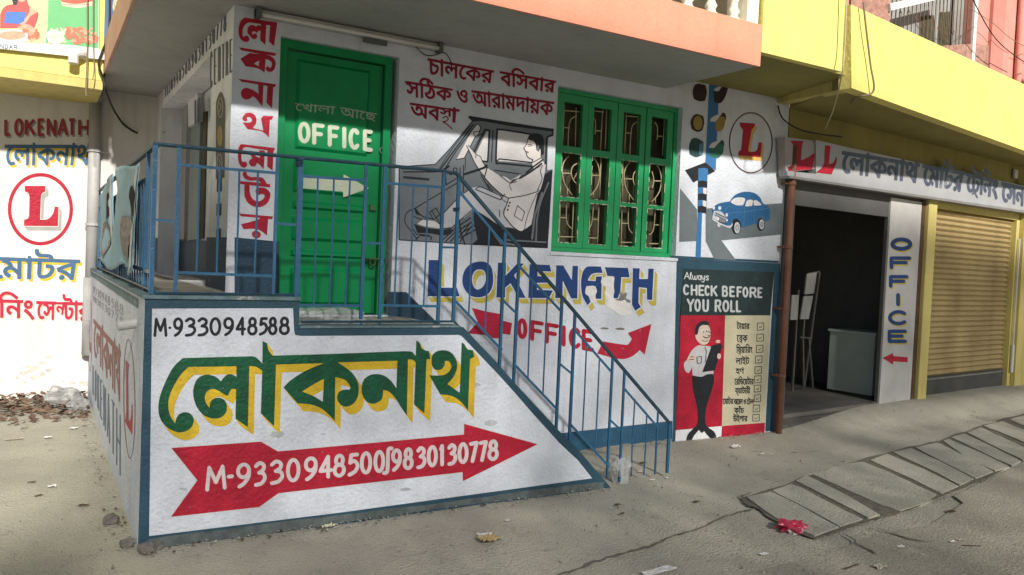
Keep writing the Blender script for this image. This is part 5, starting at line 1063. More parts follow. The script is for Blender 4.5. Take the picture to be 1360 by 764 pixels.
# scrap knots on the posts
for u, v in ((398, 217), (397.5, 222), (606, 281)):
    p = ry(u, v); part('wire_knot', lambda mb: mb.tube([p + Vector((.024 * cos(t), .02 * sin(t), .006 * t / 3)) for t in [i * pi / 3 for i in range(14)]], .004, 5), M_railt)
# side run along the left edge
XS = XL + .045
def sx(u, v): return at_x(u, v, XS)
c0 = ry(205, 191)
yE = 9.35
topz, botz = c0.z, ZT + .05
part('hand_rail', lambda mb: mb.bar((XS, YR_, topz), (XS, yE, topz), .03, .018), M_railt)
part('base_rod', lambda mb: mb.bar((XS, YR_, ZT + .045), (XS, yE, ZT + .045), .03, .012), M_railt)
part('cross_rail', lambda mb: mb.bar((XS, 5.12, topz - .16), (XS, yE, topz - .16), .014, .022))
part('cross_rail', lambda mb: mb.bar((XS, YR_, ZT + .14), (XS, yE, ZT + .14), .014, .022))
for Y, w in ((5.12, .034), (6.6, .03), (6.78, .03), (8.0, .03), (yE, .03)):
    part('post', lambda mb: mb.bar((XS, Y, ZT + .02), (XS, Y, topz), w * .6, w * .6))
k = 0
for i in range(31):
    Y = 4.80 + .15 * i
    if min(abs(Y - q) for q in (5.12, 6.6, 6.78, 8.0, yE)) < .05: continue
    part('bar', lambda mb: mb.tube([(XS, Y, ZT + .05), (XS, Y, topz - .16)], .0065, 6))

# two flex sheets hung over the side run
def sheet(name, Y0, Y1, zt, zb, seed, label, taper):
    r = random.Random(seed); nu, nv = 16, 26; V = []
    for j in range(nv + 1):
        t = j / nv
        for i in range(nu + 1):
            s = i / nu
            pinch = taper * (sin(pi * min(1, t * 1.6)) * .16)
            Y = Y0 + (Y1 - Y0) * (pinch + s * (1 - pinch))
            z = zt + (zb - zt) * t + .05 * sin(s * 3.1 + seed) * (1 - t) - .05 * abs(s - .5) * (t < .1) + .03 * sin(s * 9 + seed * 2) * (t > .93)
            x = XL + .005 + .016 * sin(s * 7 + 2.5 * t + seed) * (.3 + t) + .010 * mnoise.noise((s * 4, t * 6, seed)) + .005 * mnoise.noise((s * 10, t * 14, seed))
            V.append((x, Y, z))
    F_ = [(j * (nu + 1) + i, j * (nu + 1) + i + 1, (j + 1) * (nu + 1) + i + 1, (j + 1) * (nu + 1) + i) for j in range(nv) for i in range(nu)]
    root = thing('plastic_banner', label, 'banner', (XL - .035, (Y0 + Y1) / 2, zb))
    mb = MB(); mb.add(V, F_)
    o = mb.build('sheet', mat('pale_blue_flex', (.24, .39, .46), .85, .15, 4, .15, 20, spec=.1, col2=(.31, .42, .46)), root, smooth=True)
    sm = o.modifiers.new('thickness', 'SOLIDIFY'); sm.thickness = .002
    # printed shapes follow the sheet, 2 mm proud
    def on(s, t, e=-.010):
        i = min(nu - 1, int(s * nu)); j = min(nv - 1, int(t * nv)); a, b = s * nu - i, t * nv - j
        q = [Vector(V[(j + dj) * (nu + 1) + i + di]) for dj, di in ((0, 0), (0, 1), (1, 0), (1, 1))]
        p = q[0] * (1 - a) * (1 - b) + q[1] * a * (1 - b) + q[2] * (1 - a) * b + q[3] * a * b
        return Vector((p.x + e, p.y, p.z))
    def ribbon(c, w, m, nm):
        mb = MB(); L = []; R = []
        for (s, t), ww in zip(c, w): L.append(on(max(0, s - ww), t)); R.append(on(min(.999, s + ww), t))
        n = len(L); mb.add(L + R, [(i, i + 1, n + i + 1, n + i) for i in range(n - 1)]); mb.build(nm, m, root)
    ts = [k / 30 for k in range(31)]
    ribbon([(.55 + .10 * sin(3.2 * t + .3), .50 + .45 * t) for t in ts], [.26 * sin(pi * min(1, t + .12)) ** .6 + .01 for t in ts], mat('printed_brown_grey', (.28, .25, .23), .85, .5, 14, .1, spots=(.07, .07, .07), spot_amt=.16, spot_scale=16, spec=.1), 'printed_shape')
    ribbon([(.76 + .07 * sin(3 * t), .20 + .30 * t) for t in ts], [.15 * sin(pi * t ** .7) + .005 for t in ts], mat('printed_dark', (.03, .027, .03), .9, .2, 9, .1, spec=.05), 'printed_shape')
    ribbon([(.955, .03 + .94 * t) for t in ts], [.04 for t in ts], mat('printed_white', (.55, .56, .58), .85, .1, 14, .1, spec=.1), 'printed_shape')
    return root
sheet('a', 6.9, 5.2, topz + .01, ZT + .12, 2, 'crumpled pale blue printed flex sheet tied to the side railing, nearer the corner post', .45)
sheet('b', 8.6, 7.05, topz - .02, ZT + .10, 5, 'crumpled pale blue flex sheet tied to the side railing, farther back near the grey pipe', .4)

# =================================================================== BUILDING ON THE LEFT
lb = thing('neighbour_building', 'building at the left with lettered white wall and a yellow ledge above', 'building', (-1.2, YB, 0))
plate(lb, 'lettered_wall', M_backw, SB, [[(-7, -.3), (XP + .3, -.3), (XP + .3, 3.6), (-7, 3.6)]], 0, -.2, px=False)
YL = 8.77
SLd = Surf((0, YL, 0), (1, 0, 0), (0, -1, 0))
zb = SLd.st(143, 108)[1]; zt = SLd.st(143, 76)[1]
mb = MB(); mb.box((-7, YL, zb), (.512, YB + .4, zt + .02)); mb.build('yellow_ledge', M_yellow, lb)
mb = MB(); mb.box((-7, YL + .03, zt + .021), (.512, YB + .2, 6.8)); mb.build('upper_wall', M_yellow, lb)
mb = MB(); mb.box((-7, YL + .002, zb - .09), (.51, YB - .002, zb - .003)); mb.build('ledge_soffit', M_yellow2, lb)
gx = crop(0, 145, 8.49)
def BW(name, m, cs, layer=1): return paint(lb, name, m, SB, cs, layer)
M_rl = mat('brick_red_lettering', (.30, .045, .055), .7, .15, 8, .2)
cl = lat('LOKENATH', [(48, 132), (160, 270), (280, 408), (422, 515), (525, 640), (642, 774), (762, 864), (880, 1014)], ((50, 103), (1010, 103)), ((50, 306), (1010, 312)), 36, caps=False)
BW('letter_shade', M_fg, MAP(gx, cl, 16, 20), 1); BW('painted_word', M_rl, MAP(gx, cl), 2)
cl = bn('েলাকনাথ', ((62, 408), (1040, 410), (1010, 628), (66, 628)), 14)
BW('letter_shade', M_gold, MAP(gx, cl, 18, 24), 1); BW('painted_word', M_blue2, MAP(gx, cl), 2)
gx = crop(0, 225, 6.946)
BW('painted_ring', M_red, MAP(gx, ring(373, 368, 285, 318, 33, 48)), 1)
cl = [gx(P('228,153! 418,153! 418,205! 386,225 378,262! 370,465! 440,460 488,410 505,345! 540,347! 535,525! 222,522! 222,465! 255,455 268,430! 272,260! 262,220 230,205!'))]
BW('letter_shade', mat('grey_shade_paint', (.34, .34, .31), .8, .1, 8, .2), sweep(cl, (4.4, 6.0)), 1); BW('letter_outline', M_backw, fat(cl, 1.8), 2); BW('painted_letter', M_red, cl, 3)
gx = crop(0, 330, 6.369)
cl = bn('েমাটর', ((-105, 75), (672, 102), (648, 262), (-95, 250)), 12)
BW('letter_shade', M_gold, MAP(gx, cl, 16, 20), 1); BW('painted_word', M_blue2, MAP(gx, cl), 2)
cl = bn('েট~িনং', ((-230, 430), (292, 445), (290, 592), (-230, 575)), 11) + bn('েস', ((312, 450), (470, 455), (465, 602), (316, 592)), 11) + bn('ন', ((470, 458), (560, 460), (540, 560), (478, 556)), 10) + bn('টার', ((535, 458), (760, 463), (755, 610), (540, 602)), 11)
BW('letter_shade', mat('pale_orange_shade', (.66, .50, .40), .8, .1, 8, .2), MAP(gx, cl, 8, 10), 1); BW('painted_word', M_redw, MAP(gx, cl), 2)

M_gr = mat('damp_grime', (.54, .51, .45), .9, .3, 9, .3, 50)
r_s = random.Random(12)
for k in range(26):
    u = r_s.uniform(-60, 112); v = 512 - abs(r_s.gauss(0, 14)); w_ = r_s.uniform(2, 8)
    BW('wall_stain', M_gr, [jag([(u + w_ * cos(t) * r_s.uniform(.5, 1.2), v + w_ * .5 * sin(t) * r_s.uniform(.5, 1.2)) for t in [i * pi / 5 for i in range(10)]], 1, 3, k)], 1 + k * .03)
# shop banner fixed over the ledge
SBn = Surf((0, YL - .05, 0), (1, 0, 0), (0, -1, 0))
ban = thing('advertising_banner', 'printed food banner with a cook in red, above the yellow ledge', 'banner', (-.3, YL - .05, zt))
gx = crop(0, 0, 5.875)
plate(ban, 'flex_sheet', mat('banner_white', (.80, .78, .74), .5, .05, 8, .05), SBn, [gx([(-900, 300), (-900, -700), (772, -600), (772, 385), (835, 432), (835, 470), (780, 462), (-900, 285)])], 0, -.03)
def BN(name, m, cs, layer=1): return paint(ban, name, m, SBn, MAP(gx, cs), layer)
BN('printed_background', mat('banner_yellow', (.80, .75, .30), .5, .06, 3, .05), [[(-900, 180), (-900, -690), (380, -640), (372, 200), (345, 345), (0, 318)]], 1)
BN('printed_pack', mat('banner_green', (.12, .42, .16), .45, .08, 3, .05), [P('385,-600! 770,-590! 768,378! 560,352! 352,338! 372,200!')], 1)
BN('printed_ribbon', mat('banner_brick', (.42, .08, .05), .5, .1, 6, .05), [P('470,0! 730,0! 720,40! 640,52 560,48 490,35!'), P('470,-40! 730,-30! 735,5! 465,-5!')], 2)
BN('printed_ribbon', mat('banner_cream', (.72, .58, .42), .5, .1, 6, .05), [P('472,8! 500,20 600,32 722,12! 718,44! 610,62 488,48!')], 3)
BN('printed_marks', mat('banner_brick', (0, 0, 0)), [circ(505 + 17 * k, 34 + 4 * sin(k / 3.8), 5.5, 6, 6) for k in range(12)], 4)
BN('printed_cook', mat('banner_red', (.50, .07, .07), .5, .1, 5, .05), [P('0,120! 20,70 60,40 110,28 150,-30 200,-20 230,50 290,90 300,130 270,220! 0,225!')], 2)
BN('printed_cook', mat('banner_skin', (.62, .36, .25), .5, .1, 5, .05), [P('130,-40! 205,-40! 195,5 165,14 140,0'), P('230,60! 262,68! 295,92 240,125 210,170 180,200! 150,190! 150,165 190,150 225,105')], 3)
BN('printed_cook', M_mk, [P('90,-40! 140,-40! 135,30 110,40 95,10')], 3)
BN('printed_apron', mat('banner_blue', (.05, .16, .50), .5, .1, 5, .05), [P('48,92! 205,98! 190,165! 150,190! 30,180!')], 4)
BN('printed_dish', mat('banner_white', (0, 0, 0)), [circ(95, 285, 138, 55, 24), circ(430, 290, 70, 55, 16, .4)], 4)
rr = random.Random(4)
BN('printed_food', mat('banner_soup', (.55, .33, .22), .5, .3, 14, .05), [circ(95, 278, 108, 36, 20), P('130,215! 210,190 290,240 320,290! 240,330 225,290 190,240')], 5)
BN('printed_food', mat('banner_meat', (.55, .16, .09), .5, .35, 20, .05), [circ(rr.uniform(520, 755), rr.uniform(225, 335), rr.uniform(16, 34), rr.uniform(14, 26), 7, rr.random()) for k in range(26)] + [circ(rr.uniform(180, 300), rr.uniform(225, 300), rr.uniform(12, 20), None, 7) for k in range(9)], 5)
BN('printed_food', mat('banner_bean', (.74, .66, .45), .5, .3, 20, .05), [circ(rr.uniform(385, 510), rr.uniform(225, 335), rr.uniform(10, 24), rr.uniform(7, 12), 7, rr.random() * 3) for k in range(34)], 6)
BN('printed_food', mat('banner_light_meat', (.70, .32, .20), .5, .35, 20, .05), [circ(rr.uniform(530, 745), rr.uniform(225, 335), rr.uniform(8, 18), rr.uniform(8, 16), 6, rr.random()) for k in range(22)], 7)
BN('printed_word', M_fb, lat('NDAR', [(-4, 30), (38, 64), (70, 100), (106, 138)], ((0, 343), (138, 352)), ((0, 380), (138, 390)), 7), 3)
# elbow spout in the ledge
mb = MB(); a = at_y(102, 72, YL - .02)
pts = [a + Vector((.10, .05, 0))] + [a + Vector((.02 - .05 * sin(t), -.05 - .05 * sin(t) * .6, -.05 + .05 * cos(t))) for t in (0, .5, 1.0, 1.4)] + [a + Vector((-.03, -.085, -.11))]
mb.tube(pts, .045, 12)
solo('drain_elbow', mb, mat('white_plastic', (.62, .62, .60), .45, .08, 5, .05), tuple(a), 'short white plastic pipe elbow poking out of the yellow ledge under the banner', 'pipe', smooth=False)

# down pipe at the corner
Yp = YB - .08
dp = thing('drainpipe', 'grey plastic downpipe with clips beside the left lettered wall', 'drainpipe', tuple(at_y(112, 470, Yp)))
c = at_y(127, 135, Yp); x_ = c.x
mb = MB(); zlow = at_y(113, 375, Yp).z
mb.tube([(x_, Yp, zlow), (x_, Yp, c.z + .02)], .058, 14); mb.build('pipe', M_pvc, dp, smooth=True)
mb = MB(); mb.tube([(x_ - .005, Yp, .45), (x_ - .005, Yp, zlow + .05)], .068, 14); mb.build('lower_pipe', M_pvc, dp, smooth=True)
mb = MB(); mb.tube([(x_, Yp, c.z), (x_, Yp, c.z + .07), (x_ - .03, Yp, c.z + .12), (x_ - .09, Yp, c.z + .15), (x_ - .2, Yp, c.z + .17)], .064, 14); mb.build('bend', M_pvc, dp, smooth=True)
mb = MB(); e = at_y(0, 96, Yp); mb.tube([(x_ - .18, Yp, c.z + .165), (e.x - 1.5, Yp - .02, e.z + .05)], .056, 12); mb.build('branch_pipe', M_pvc, dp, smooth=True)
for v in (202, 300, 425):
    q = at_y(123, v, Yp); mb = MB(); mb.lathe((x_, Yp, q.z), [(.06, 0), (.074, 0), (.074, .025), (.06, .025)], 14); mb.box((x_ + .06, Yp - .01, q.z), (x_ + .13, Yp + .02, q.z + .02)); mb.build('clip', M_pvc, dp)

# =================================================================== BUILDING ON THE RIGHT
rb = thing('shop_building', 'shop building at the right with open dark doorway, shutter and yellow canopy', 'building', (9.2, 6.0, .12))
def rs(u, v): return SR.st(u, v)
dl = rs(1049, 400)[0]; dr = rs(1173, 400)[0]; dt = rs(1115, 280)[1]
sl_, sr_ = rs(1232, 400)[0], rs(1344, 400)[0]; stp = rs(1290, 283)[1]
M_rw = mat('shade_darkened_plaster', (.10, .10, .095), .9, .14, 2, .25, 45, streak=.2)  # grey plaster coloured darker for the shade the signboard casts
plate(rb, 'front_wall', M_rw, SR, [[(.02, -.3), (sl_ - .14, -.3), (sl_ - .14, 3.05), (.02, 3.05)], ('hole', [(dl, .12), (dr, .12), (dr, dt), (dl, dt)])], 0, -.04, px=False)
plate(rb, 'yellow_wall', M_yellow2, SR, [[(sl_ - .135, -.3), (9, -.3), (9, 3.05), (sl_ - .135, 3.05)], ('hole', [(sl_, .1), (sr_, .1), (sr_, stp), (sl_, stp)])], -.002, -.2, px=False)
plate(rb, 'upper_wall', M_yellow_sh, SR, [[(.02, 3.052), (9, 3.052), (9, 3.36), (.02, 3.36)]], 0, -.2, px=False)
# office pillar, slightly proud, and the yellow post
g1 = rs(1176, 400)[0]; g2 = rs(1214, 400)[0]
plate(rb, 'white_pillar', mat('pillar_white', (.50, .49, .47), .85, .1, 3, .25, 50, spots=GRIME, spot_amt=.03, spot_scale=14), SR, [[(dr + .0, .1), (g2, .1), (g2, 2.60), (dr + .0, 2.60)]], .025, .001, px=False)
p1, p2 = rs(1220, 400)[0], rs(1231, 400)[0]
plate(rb, 'yellow_post', M_yellow2, SR, [[(p1, .05), (p2, .05), (p2, 2.66), (p1, 2.66)]], .06, .003, px=False)
plate(rb, 'brown_strip', mat('dark_brown', (.10, .055, .03), .85, .3, 12, .3), SR, [[(g2 + .02, .05), (p1 - .005, .05), (p1 - .005, 2.66), (g2 + .02, 2.66)]], .02, .001, px=False)  # dark brown strip between the pillar and the yellow post
p3, p4 = rs(1348, 400)[0], rs(1361, 400)[0]
plate(rb, 'yellow_post', M_yellow2, SR, [[(p3, .05), (p4 + .2, .05), (p4 + .2, 2.66), (p3, 2.66)]], .06, .003, px=False)
SPil = Surf(SR.P + SR.N * .026, SR.A, SR.N)
g = crop(1030, 240, 2.386)
cl = lat('O', [(364, 433)], ((0, 180), (500, 180)), ((0, 223), (500, 223)), 13)
for ch, a, b, t, u in (('F', 361, 430, 240, 281), ('F', 359, 421, 299, 340), ('I', 376, 400, 356, 398), ('C', 356, 417, 410, 459), ('E', 355, 416, 472, 515)):
    cl += lat(ch, [(a, b)], ((0, t), (500, t)), ((0, u), (500, u)), 11.5)
cl = MAP(g, cl)
paint(rb, 'letter_shade', M_olive, SPil, [(c[0], [(x + 1.4, y + 1.8) for x, y in c[1]]) if isinstance(c, tuple) else [(x + 1.4, y + 1.8) for x, y in c] for c in cl], 1)
paint(rb, 'painted_word', M_blue, SPil, cl, 2)
ar = [g(P('338,562! 372,546! 372,556! 418,559! 418,576! 372,573! 372,583!'))]
paint(rb, 'arrow_outline', M_pale, SPil, fat(ar, 1), 1); paint(rb, 'painted_arrow', M_red, SPil, ar, 2)
# roller shutter
zb0 = rs(1285, 503)[1]; zs0 = rs(1285, 497)[1]
shut = plate(rb, 'roller_shutter', mat('shutter_backing', (.12, .10, .06), .6, .1, 5, .1), SR, [[(sl_ + .002, .05), (sr_ - .002, .05), (sr_ - .002, stp), (sl_ + .002, stp)]], -.10, -.13, px=False)
M_sh = mat('tan_shutter_paint', (.37, .28, .13), .55, .18, 3, .12, 40, spots=(.30, .22, .10), spot_amt=.04, spot_scale=7)
ns = 31; hs = (stp - zs0) / ns
Lr = root_loc(rb)
prof = [(0, -.095), (.18, -.085), (.36, -.062), (.5, -.055), (.64, -.062), (.82, -.085), (.93, -.095), (1, -.097)]
mbs = MB(); vv = []
for t, o_ in prof:
    for s_ in (sl_ + .01, sr_ - .01): vv.append(SR.A * s_ + SR.N * o_ + Vector((0, 0, t * hs)))
mbs.add(vv, [(2 * i, 2 * i + 1, 2 * i + 3, 2 * i + 2) for i in range(len(prof) - 1)])
me = bpy.data.meshes.new('slat'); me.from_pydata(mbs.v, [], mbs.f); me.materials.append(M_sh); me.polygons.foreach_set('use_smooth', [True] * len(me.polygons))
for i in range(ns):
    o = bpy.data.objects.new('slat', me); C.objects.link(o); o.parent = shut
    o.location = SR.P - Lr + Vector((0, 0, zs0 + hs * i))
plate(shut, 'bottom_plate', mat('dark_shutter_foot', (.075, .075, .07), .6, .3, 4, .1, 40), SR, [[(sl_ + .004, .05), (sr_ - .004, .05), (sr_ - .004, zs0 - .002), (sl_ + .004, zs0 - .002)]], -.06, -.09, px=False)
q = rs(1285, 516)
mb = MB(); mb.bar(SR.pt(sl_ + .01, .36, -.045), SR.pt(sr_ - .01, .36, -.045), .03, .02); mb.build('bottom_bar', M_steel, shut)
mb = MB(); mb.tube([SR.pt(p3 - .05, .35, .03), SR.pt(p3 - .05, .75, .03)], .022, 10); mb.tube([SR.pt(p3 - .05, .75, .03), SR.pt(p3 - .05, 2.3, .03)], .012, 8)
mb.build('side_pipe', mat('white_plastic', (0, 0, 0)), rb)
# room behind the doorway
def rbx(name, m, s0, s1, d0, d1, z0_, z1_, parent=rb):
    mb = MB(); mb.obox(SR.pt(s0, z0_, -d0), SR.A * (s1 - s0), -SR.N * (d1 - d0), (0, 0, z1_ - z0_)); return mb.build(name, m, parent)
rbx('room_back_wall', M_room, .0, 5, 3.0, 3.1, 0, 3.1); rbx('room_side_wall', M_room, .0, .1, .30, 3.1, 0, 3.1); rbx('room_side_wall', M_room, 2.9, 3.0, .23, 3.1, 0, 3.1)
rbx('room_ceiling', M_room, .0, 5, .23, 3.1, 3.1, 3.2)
rbx('room_floor', mat('dark_cement_floor', (.14, .13, .115), .9, .2, 3, .2), .06, 2.9, .0, 3.0, .05, .162)

# sign strip
sg = thing('signboard', 'long white strip signboard lettered in blue over the doorway and shutter', 'signboard', tuple(SR.pt(2.5, 2.67, .1)))
g = crop(1030, 170, 4.121)
SS = Surf(SR.P + SR.N * .12, SR.A, SR.N)
M_sign = mat('sign_white_metal', (.36, .365, .37), .32, .1, 3, .15, 6, spots=(.38, .38, .37), spot_amt=.1, spot_scale=2.5, spec=.6)
plate(sg, 'panel', M_sign, SS, [g([(222, 66), (360, 98), (1360, 318), (2400, 547), (2400, 700), (1360, 452), (66, 262), (62, 235), (222, 252)])], 0, -.10)
plate(sg, 'end_panel', mat('sign_grey_metal', (.36, .33, .33), .5, .12, 3, .15), SS, [g([(60, 48), (210, 68), (228, 100), (222, 225), (66, 240)])], -.02, -.11)
plate(sg, 'lower_rim', mat('sign_rim', (.20, .20, .19), .7, .15, 3, .1), SS, [g([(66, 262), (1360, 453), (2400, 702), (2400, 715), (1360, 466), (66, 275)])], .02, -.10)
paint(sg, 'painted_letter', M_red, Surf(SS.P - SS.N * .02, SS.A, SS.N), [g(P('80,70! 158,72! 146,90 138,178! 160,170 195,150 218,132! 200,226! 70,236! 72,215 92,200! 100,95!'))], 1)
paint(sg, 'painted_letter', M_red, SS, [g(P('270,94! 300,98! 292,200! 318,188 332,152! 334,185 306,255! 220,245! 250,220! 266,195!'))], 1)
SGL = mat('sign_blue_lettering', (.08, .09, .13), .3, .4, 6, .05, spots=(.26, .265, .27), spot_amt=.13, spot_scale=3)
for w_, q in (('েলাকনাথ', ((368, 130), (785, 198), (775, 300), (362, 242))), ('েমাটর', ((808, 203), (1035, 243), (1015, 348), (810, 310))), ('েট~িনং', ((1048, 250), (1222, 292), (1212, 384), (1046, 345))), ('েসনটার', ((1240, 300), (1470, 350), (1460, 452), (1240, 400)))):
    paint(sg, 'painted_word', SGL, SS, MAP(g, bn(w_, q, 9)), 1)

# reddish down pipe between the two buildings
pp = SR.pt(.02, .0, .10); pA = at_y(1051, 190, 5.60); pB = at_y(1037, 572, 5.60)
px_ = (pA.x + pB.x) / 2
rp = thing('brown_drainpipe', 'thin rust brown downpipe between the check board and the dark doorway', 'drainpipe', (px_, 5.60, 0))
M_rp = mat('rust_brown_paint', (.19, .085, .055), .6, .2, 6, .2, spots=(.1, .06, .05), spot_amt=.05, spot_scale=12)
mb = MB(); mb.tube([(px_, 5.60, -.05), (px_, 5.60, 2.95)], .036, 12); mb.build('pipe', M_rp, rp, smooth=True)
for v in (245, 330, 412, 500):
    z_ = at_y(1044, v, 5.6).z; mb = MB(); mb.lathe((px_, 5.60, z_), [(.038, 0), (.046, 0), (.046, .03), (.038, .03)], 12); mb.box((px_ - .07, 5.61, z_ + .005), (px_ - .03, 5.68, z_ + .025)); mb.build('clip', M_rp, rp)

# counter inside
def rp3(s, z, d): return SR.pt(s, z, -d)
cab = thing('white_cabinet', 'plain greyish white counter cabinet standing inside the dark doorway', 'cabinet', tuple(rp3(1.9, .16, .35)))
def onR(u, v, d):
    S_ = Surf(SR.P - SR.N * d, SR.A, SR.N); return S_.st(u, v)
dC = .16
a0 = onR(1160, 490, dC)[0]; a1 = a0 + .5; ct = onR(1163, 446, dC)[1]
dFar = .3
while onR(1100, 490, dFar)[0] < a0 and dFar < 3: dFar += .02
M_cab = mat('cabinet_laminate', (.48, .55, .50), .5, .08, 3, .05)
def cbx(name, m, s0, s1, d0, d1, z0_, z1_):
    mb = MB(); mb.obox(SR.pt(s0, z0_, -d0), SR.A * (s1 - s0), -SR.N * (d1 - d0), (0, 0, z1_ - z0_)); return mb.build(name, m, cab)
cbx('carcass', M_cab, a0, a1, dC, dFar, .20, ct); cbx('top', M_cab, a0 - .02, a1 + .03, dC - .02, dFar + .02, ct + .001, ct + .03); cbx('plinth', M_dark, a0 + .03, a1 - .03, dC + .03, dFar - .03, .163, .199)
# framed boards on a folding stand
M_fr2 = mat('grey_steel_frame', (.16, .16, .15), .5, .2, 8, .1, metal=.4)
dS = .95
st = thing('folding_stand', 'slim metal stand holding pale boards in the gloom left inside the doorway', 'stand', tuple(rp3(.45, .163, dS)))
def sp3(u, v, d=dS): a, b = onR(u, v, d); return SR.pt(a, b, -d)
for a, b in (((1088, 362), (1068, 512)), ((1060, 385), (1052, 520)), ((1072, 365), (1066, 450)), ((1074, 450), (1079, 515)), ((1066, 450), (1067, 515))):
    mb = MB(); mb.bar(sp3(*a), sp3(*b), .025, .025); mb.build('leg', M_fr2, st)
mb = MB(); mb.bar(sp3(1072, 364), sp3(1088, 361), .02, .02); mb.bar(sp3(1062, 448), sp3(1078, 449), .02, .02); mb.build('cross_bar', M_fr2, st)
for q in ([(1072, 364), (1085, 362), (1081, 390), (1069, 391)], [(1068, 394), (1080, 393), (1074, 424), (1063, 424)], [(1052, 392), (1061, 392), (1059, 425), (1050, 425)]):
    S_ = Surf(SR.P - SR.N * (dS - .02), SR.A, SR.N); plate(st, 'board', mat('dim_pale_board', (.34, .35, .33), .7, .1, 4, .05), S_, [q], 0, -.015)

# yellow canopy: beam over the corner and long lit front
ca = radians(9.8)
SCn = Surf((6.12, 4.60, 0), (cos(ca), sin(ca), 0), (sin(ca), -cos(ca), 0))
cq = [SCn.st(1131, 117), SCn.st(1360, 200), SCn.st(1360, 112), SCn.st(1130, 6)]
sl1 = (cq[1][1] - cq[0][1]) / (cq[1][0] - cq[0][0]); sl2 = (cq[2][1] - cq[3][1]) / (cq[2][0] - cq[3][0])
E_ = 7.5
plate(rb, 'canopy_front', M_yellow, SCn, [[cq[0], (E_, cq[0][1] + sl1 * (E_ - cq[0][0])), (E_, cq[3][1] + sl2 * (E_ - cq[3][0])), cq[3]]], 0, -.12, px=False)
b0 = SCn.pt(cq[0][0], cq[0][1], -.001); b0t = at_y(1116, 95, 4.62)
w0 = at_y(1032, 137, YW); w0t = at_y(1029, 114, YW)
mb = MB()
zb_ = cq[0][1]
A0 = Vector((b0.x - .004, b0.y, zb_)); A1 = Vector((w0.x, w0.y, w0.z))
u = (A1 - A0); side = Vector((.13, .03, 0))
mb.add([A0, A1, A1 + side, A0 + side, Vector((A0.x - .02, A0.y + .03, 3.98)), Vector((A1.x, A1.y, 3.98)), Vector((A1.x, A1.y, 3.98)) + side, Vector((A0.x - .02, A0.y + .03, 3.98)) + side],
       [(0, 3, 2, 1), (4, 5, 6, 7), (0, 1, 5, 4), (1, 2, 6, 5), (2, 3, 7, 6), (3, 0, 4, 7)])
mb.build('canopy_end_beam', M_yellow2, rb)
# canopy underside
f0, f1 = SCn.pt(cq[0][0] + .02, cq[0][1] + .02, -.121), SCn.pt(E_, cq[0][1] + sl1 * (E_ - cq[0][0]) + .02, -.121)
k0, k1 = SR.pt(.0, 3.345, .003), SR.pt(9, 3.345, .003)
mb = MB(); vs = [f0, f1, k1, k0]; mb.add(vs + [v + Vector((0, 0, .1)) for v in vs], [(0, 3, 2, 1), (4, 5, 6, 7), (0, 1, 5, 4), (1, 2, 6, 5), (2, 3, 7, 6), (3, 0, 4, 7)])
mb.build('canopy_soffit', M_yellow_sh, rb)
# broken plaster flake hanging on the end panel, small junction box by the sign
q = SS.st(1355, 236); 
mb = MB(); mb.obox(SR.pt(q[0], q[1], .02), SR.A * .10, SR.N * .03, (0, 0, .12)); mb.build('junction_box', mat('white_plastic', (0, 0, 0)), rb)

# =================================================================== PINK HOUSE BEHIND
SK = Surf((6.6, 9.6, 0), (cos(RA), sin(RA), 0), (sin(RA), -cos(RA), 0))
pk = thing('pink_house', 'pink house seen above the yellow canopy with arched barred window', 'house', tuple(SK.pt(6, 0)))
M_pk = mat('pink_wall_paint', (.62, .27, .22), .8, .1, 2, .2, 40); M_pk2 = mat('dusky_pink_paint', (.55, .22, .18), .8, .1, 2, .2, 40)
wl = [SK.st(1182, 6), SK.st(1296, -40), SK.st(1293, 60), SK.st(1150, 60)]
W0, W1 = SK.st(1180, 30)[0], SK.st(1291, 30)[0]; Wb = SK.st(1262, 66)[1]; Wt = Wb + 2.6
plate(pk, 'wall', M_pk, SK, [[(-4, 0), (30, 0), (30, 14), (-4, 14)], ('hole', [(W0, Wb - 1.2), (W1, Wb - 1.2), (W1, Wt), (W0, Wt)])], 0, -.2, px=False)
S2 = Surf(SK.P - SK.N * .5, SK.A, SK.N)
plate(pk, 'window_back', mat('grey_window_frame', (.30, .30, .29), .7, .12, 3, .1), S2, [[(W0 - .5, Wb - 1.2), (W1 + .5, Wb - 1.2), (W1 + .5, Wt + .5), (W0 - .5, Wt + .5)]], 0, -.05, px=False)
for q in ('1220,90! 1221,30 1227,22 1236,21 1240,27 1240,90!', '1246,95! 1247,24 1253,17 1262,16 1267,22 1266,95!', '1274,95! 1275,20 1281,14 1290,12 1296,17 1297,95!'):
    plate(pk, 'arched_pane', M_dark, S2, [P(q)], .02, .001)
mb = MB(); mb.obox(SK.pt(W1, Wb - 1.2, -.45), SK.A * .14, SK.N * .5, (0, 0, 4.2)); qa, qb = SK.st(1176, 11), SK.st(1262, -9); mb.bar(SK.pt(*qa, .05), SK.pt(*qb, .05), .12, .14); mb.build('white_surround', mat('white_trim', (.72, .70, .66), .8, .06, 4, .1), pk)
mb = MB()
for i in range(22):
    s_ = W0 + (W1 - W0) * (i + .3) / 22; mb.bar(SK.pt(s_, Wb - 1.0, -.06), SK.pt(s_, Wt, -.06), .014, .014)
    if i % 2: mb.tube([SK.pt(s_ + .05 * cos(t), Wb + .35 + .045 * (i % 3) + .05 * sin(t), -.05) for t in [k * pi / 5 for k in range(11)]], .008, 5)
mb.build('window_bars', mat('brown_metal', (0, 0, 0)), pk)
for u0, u1, m_ in ((1313, 1330, M_pk2), (1330, 1337, M_pk)):
    a, b = SK.st(u0, 40)[0], SK.st(u1, 40)[0]; plate(pk, 'pilaster', m_, SK, [[(a, 0), (b, 0), (b, 13.8), (a, 13.8)]], .08, .001, px=False)
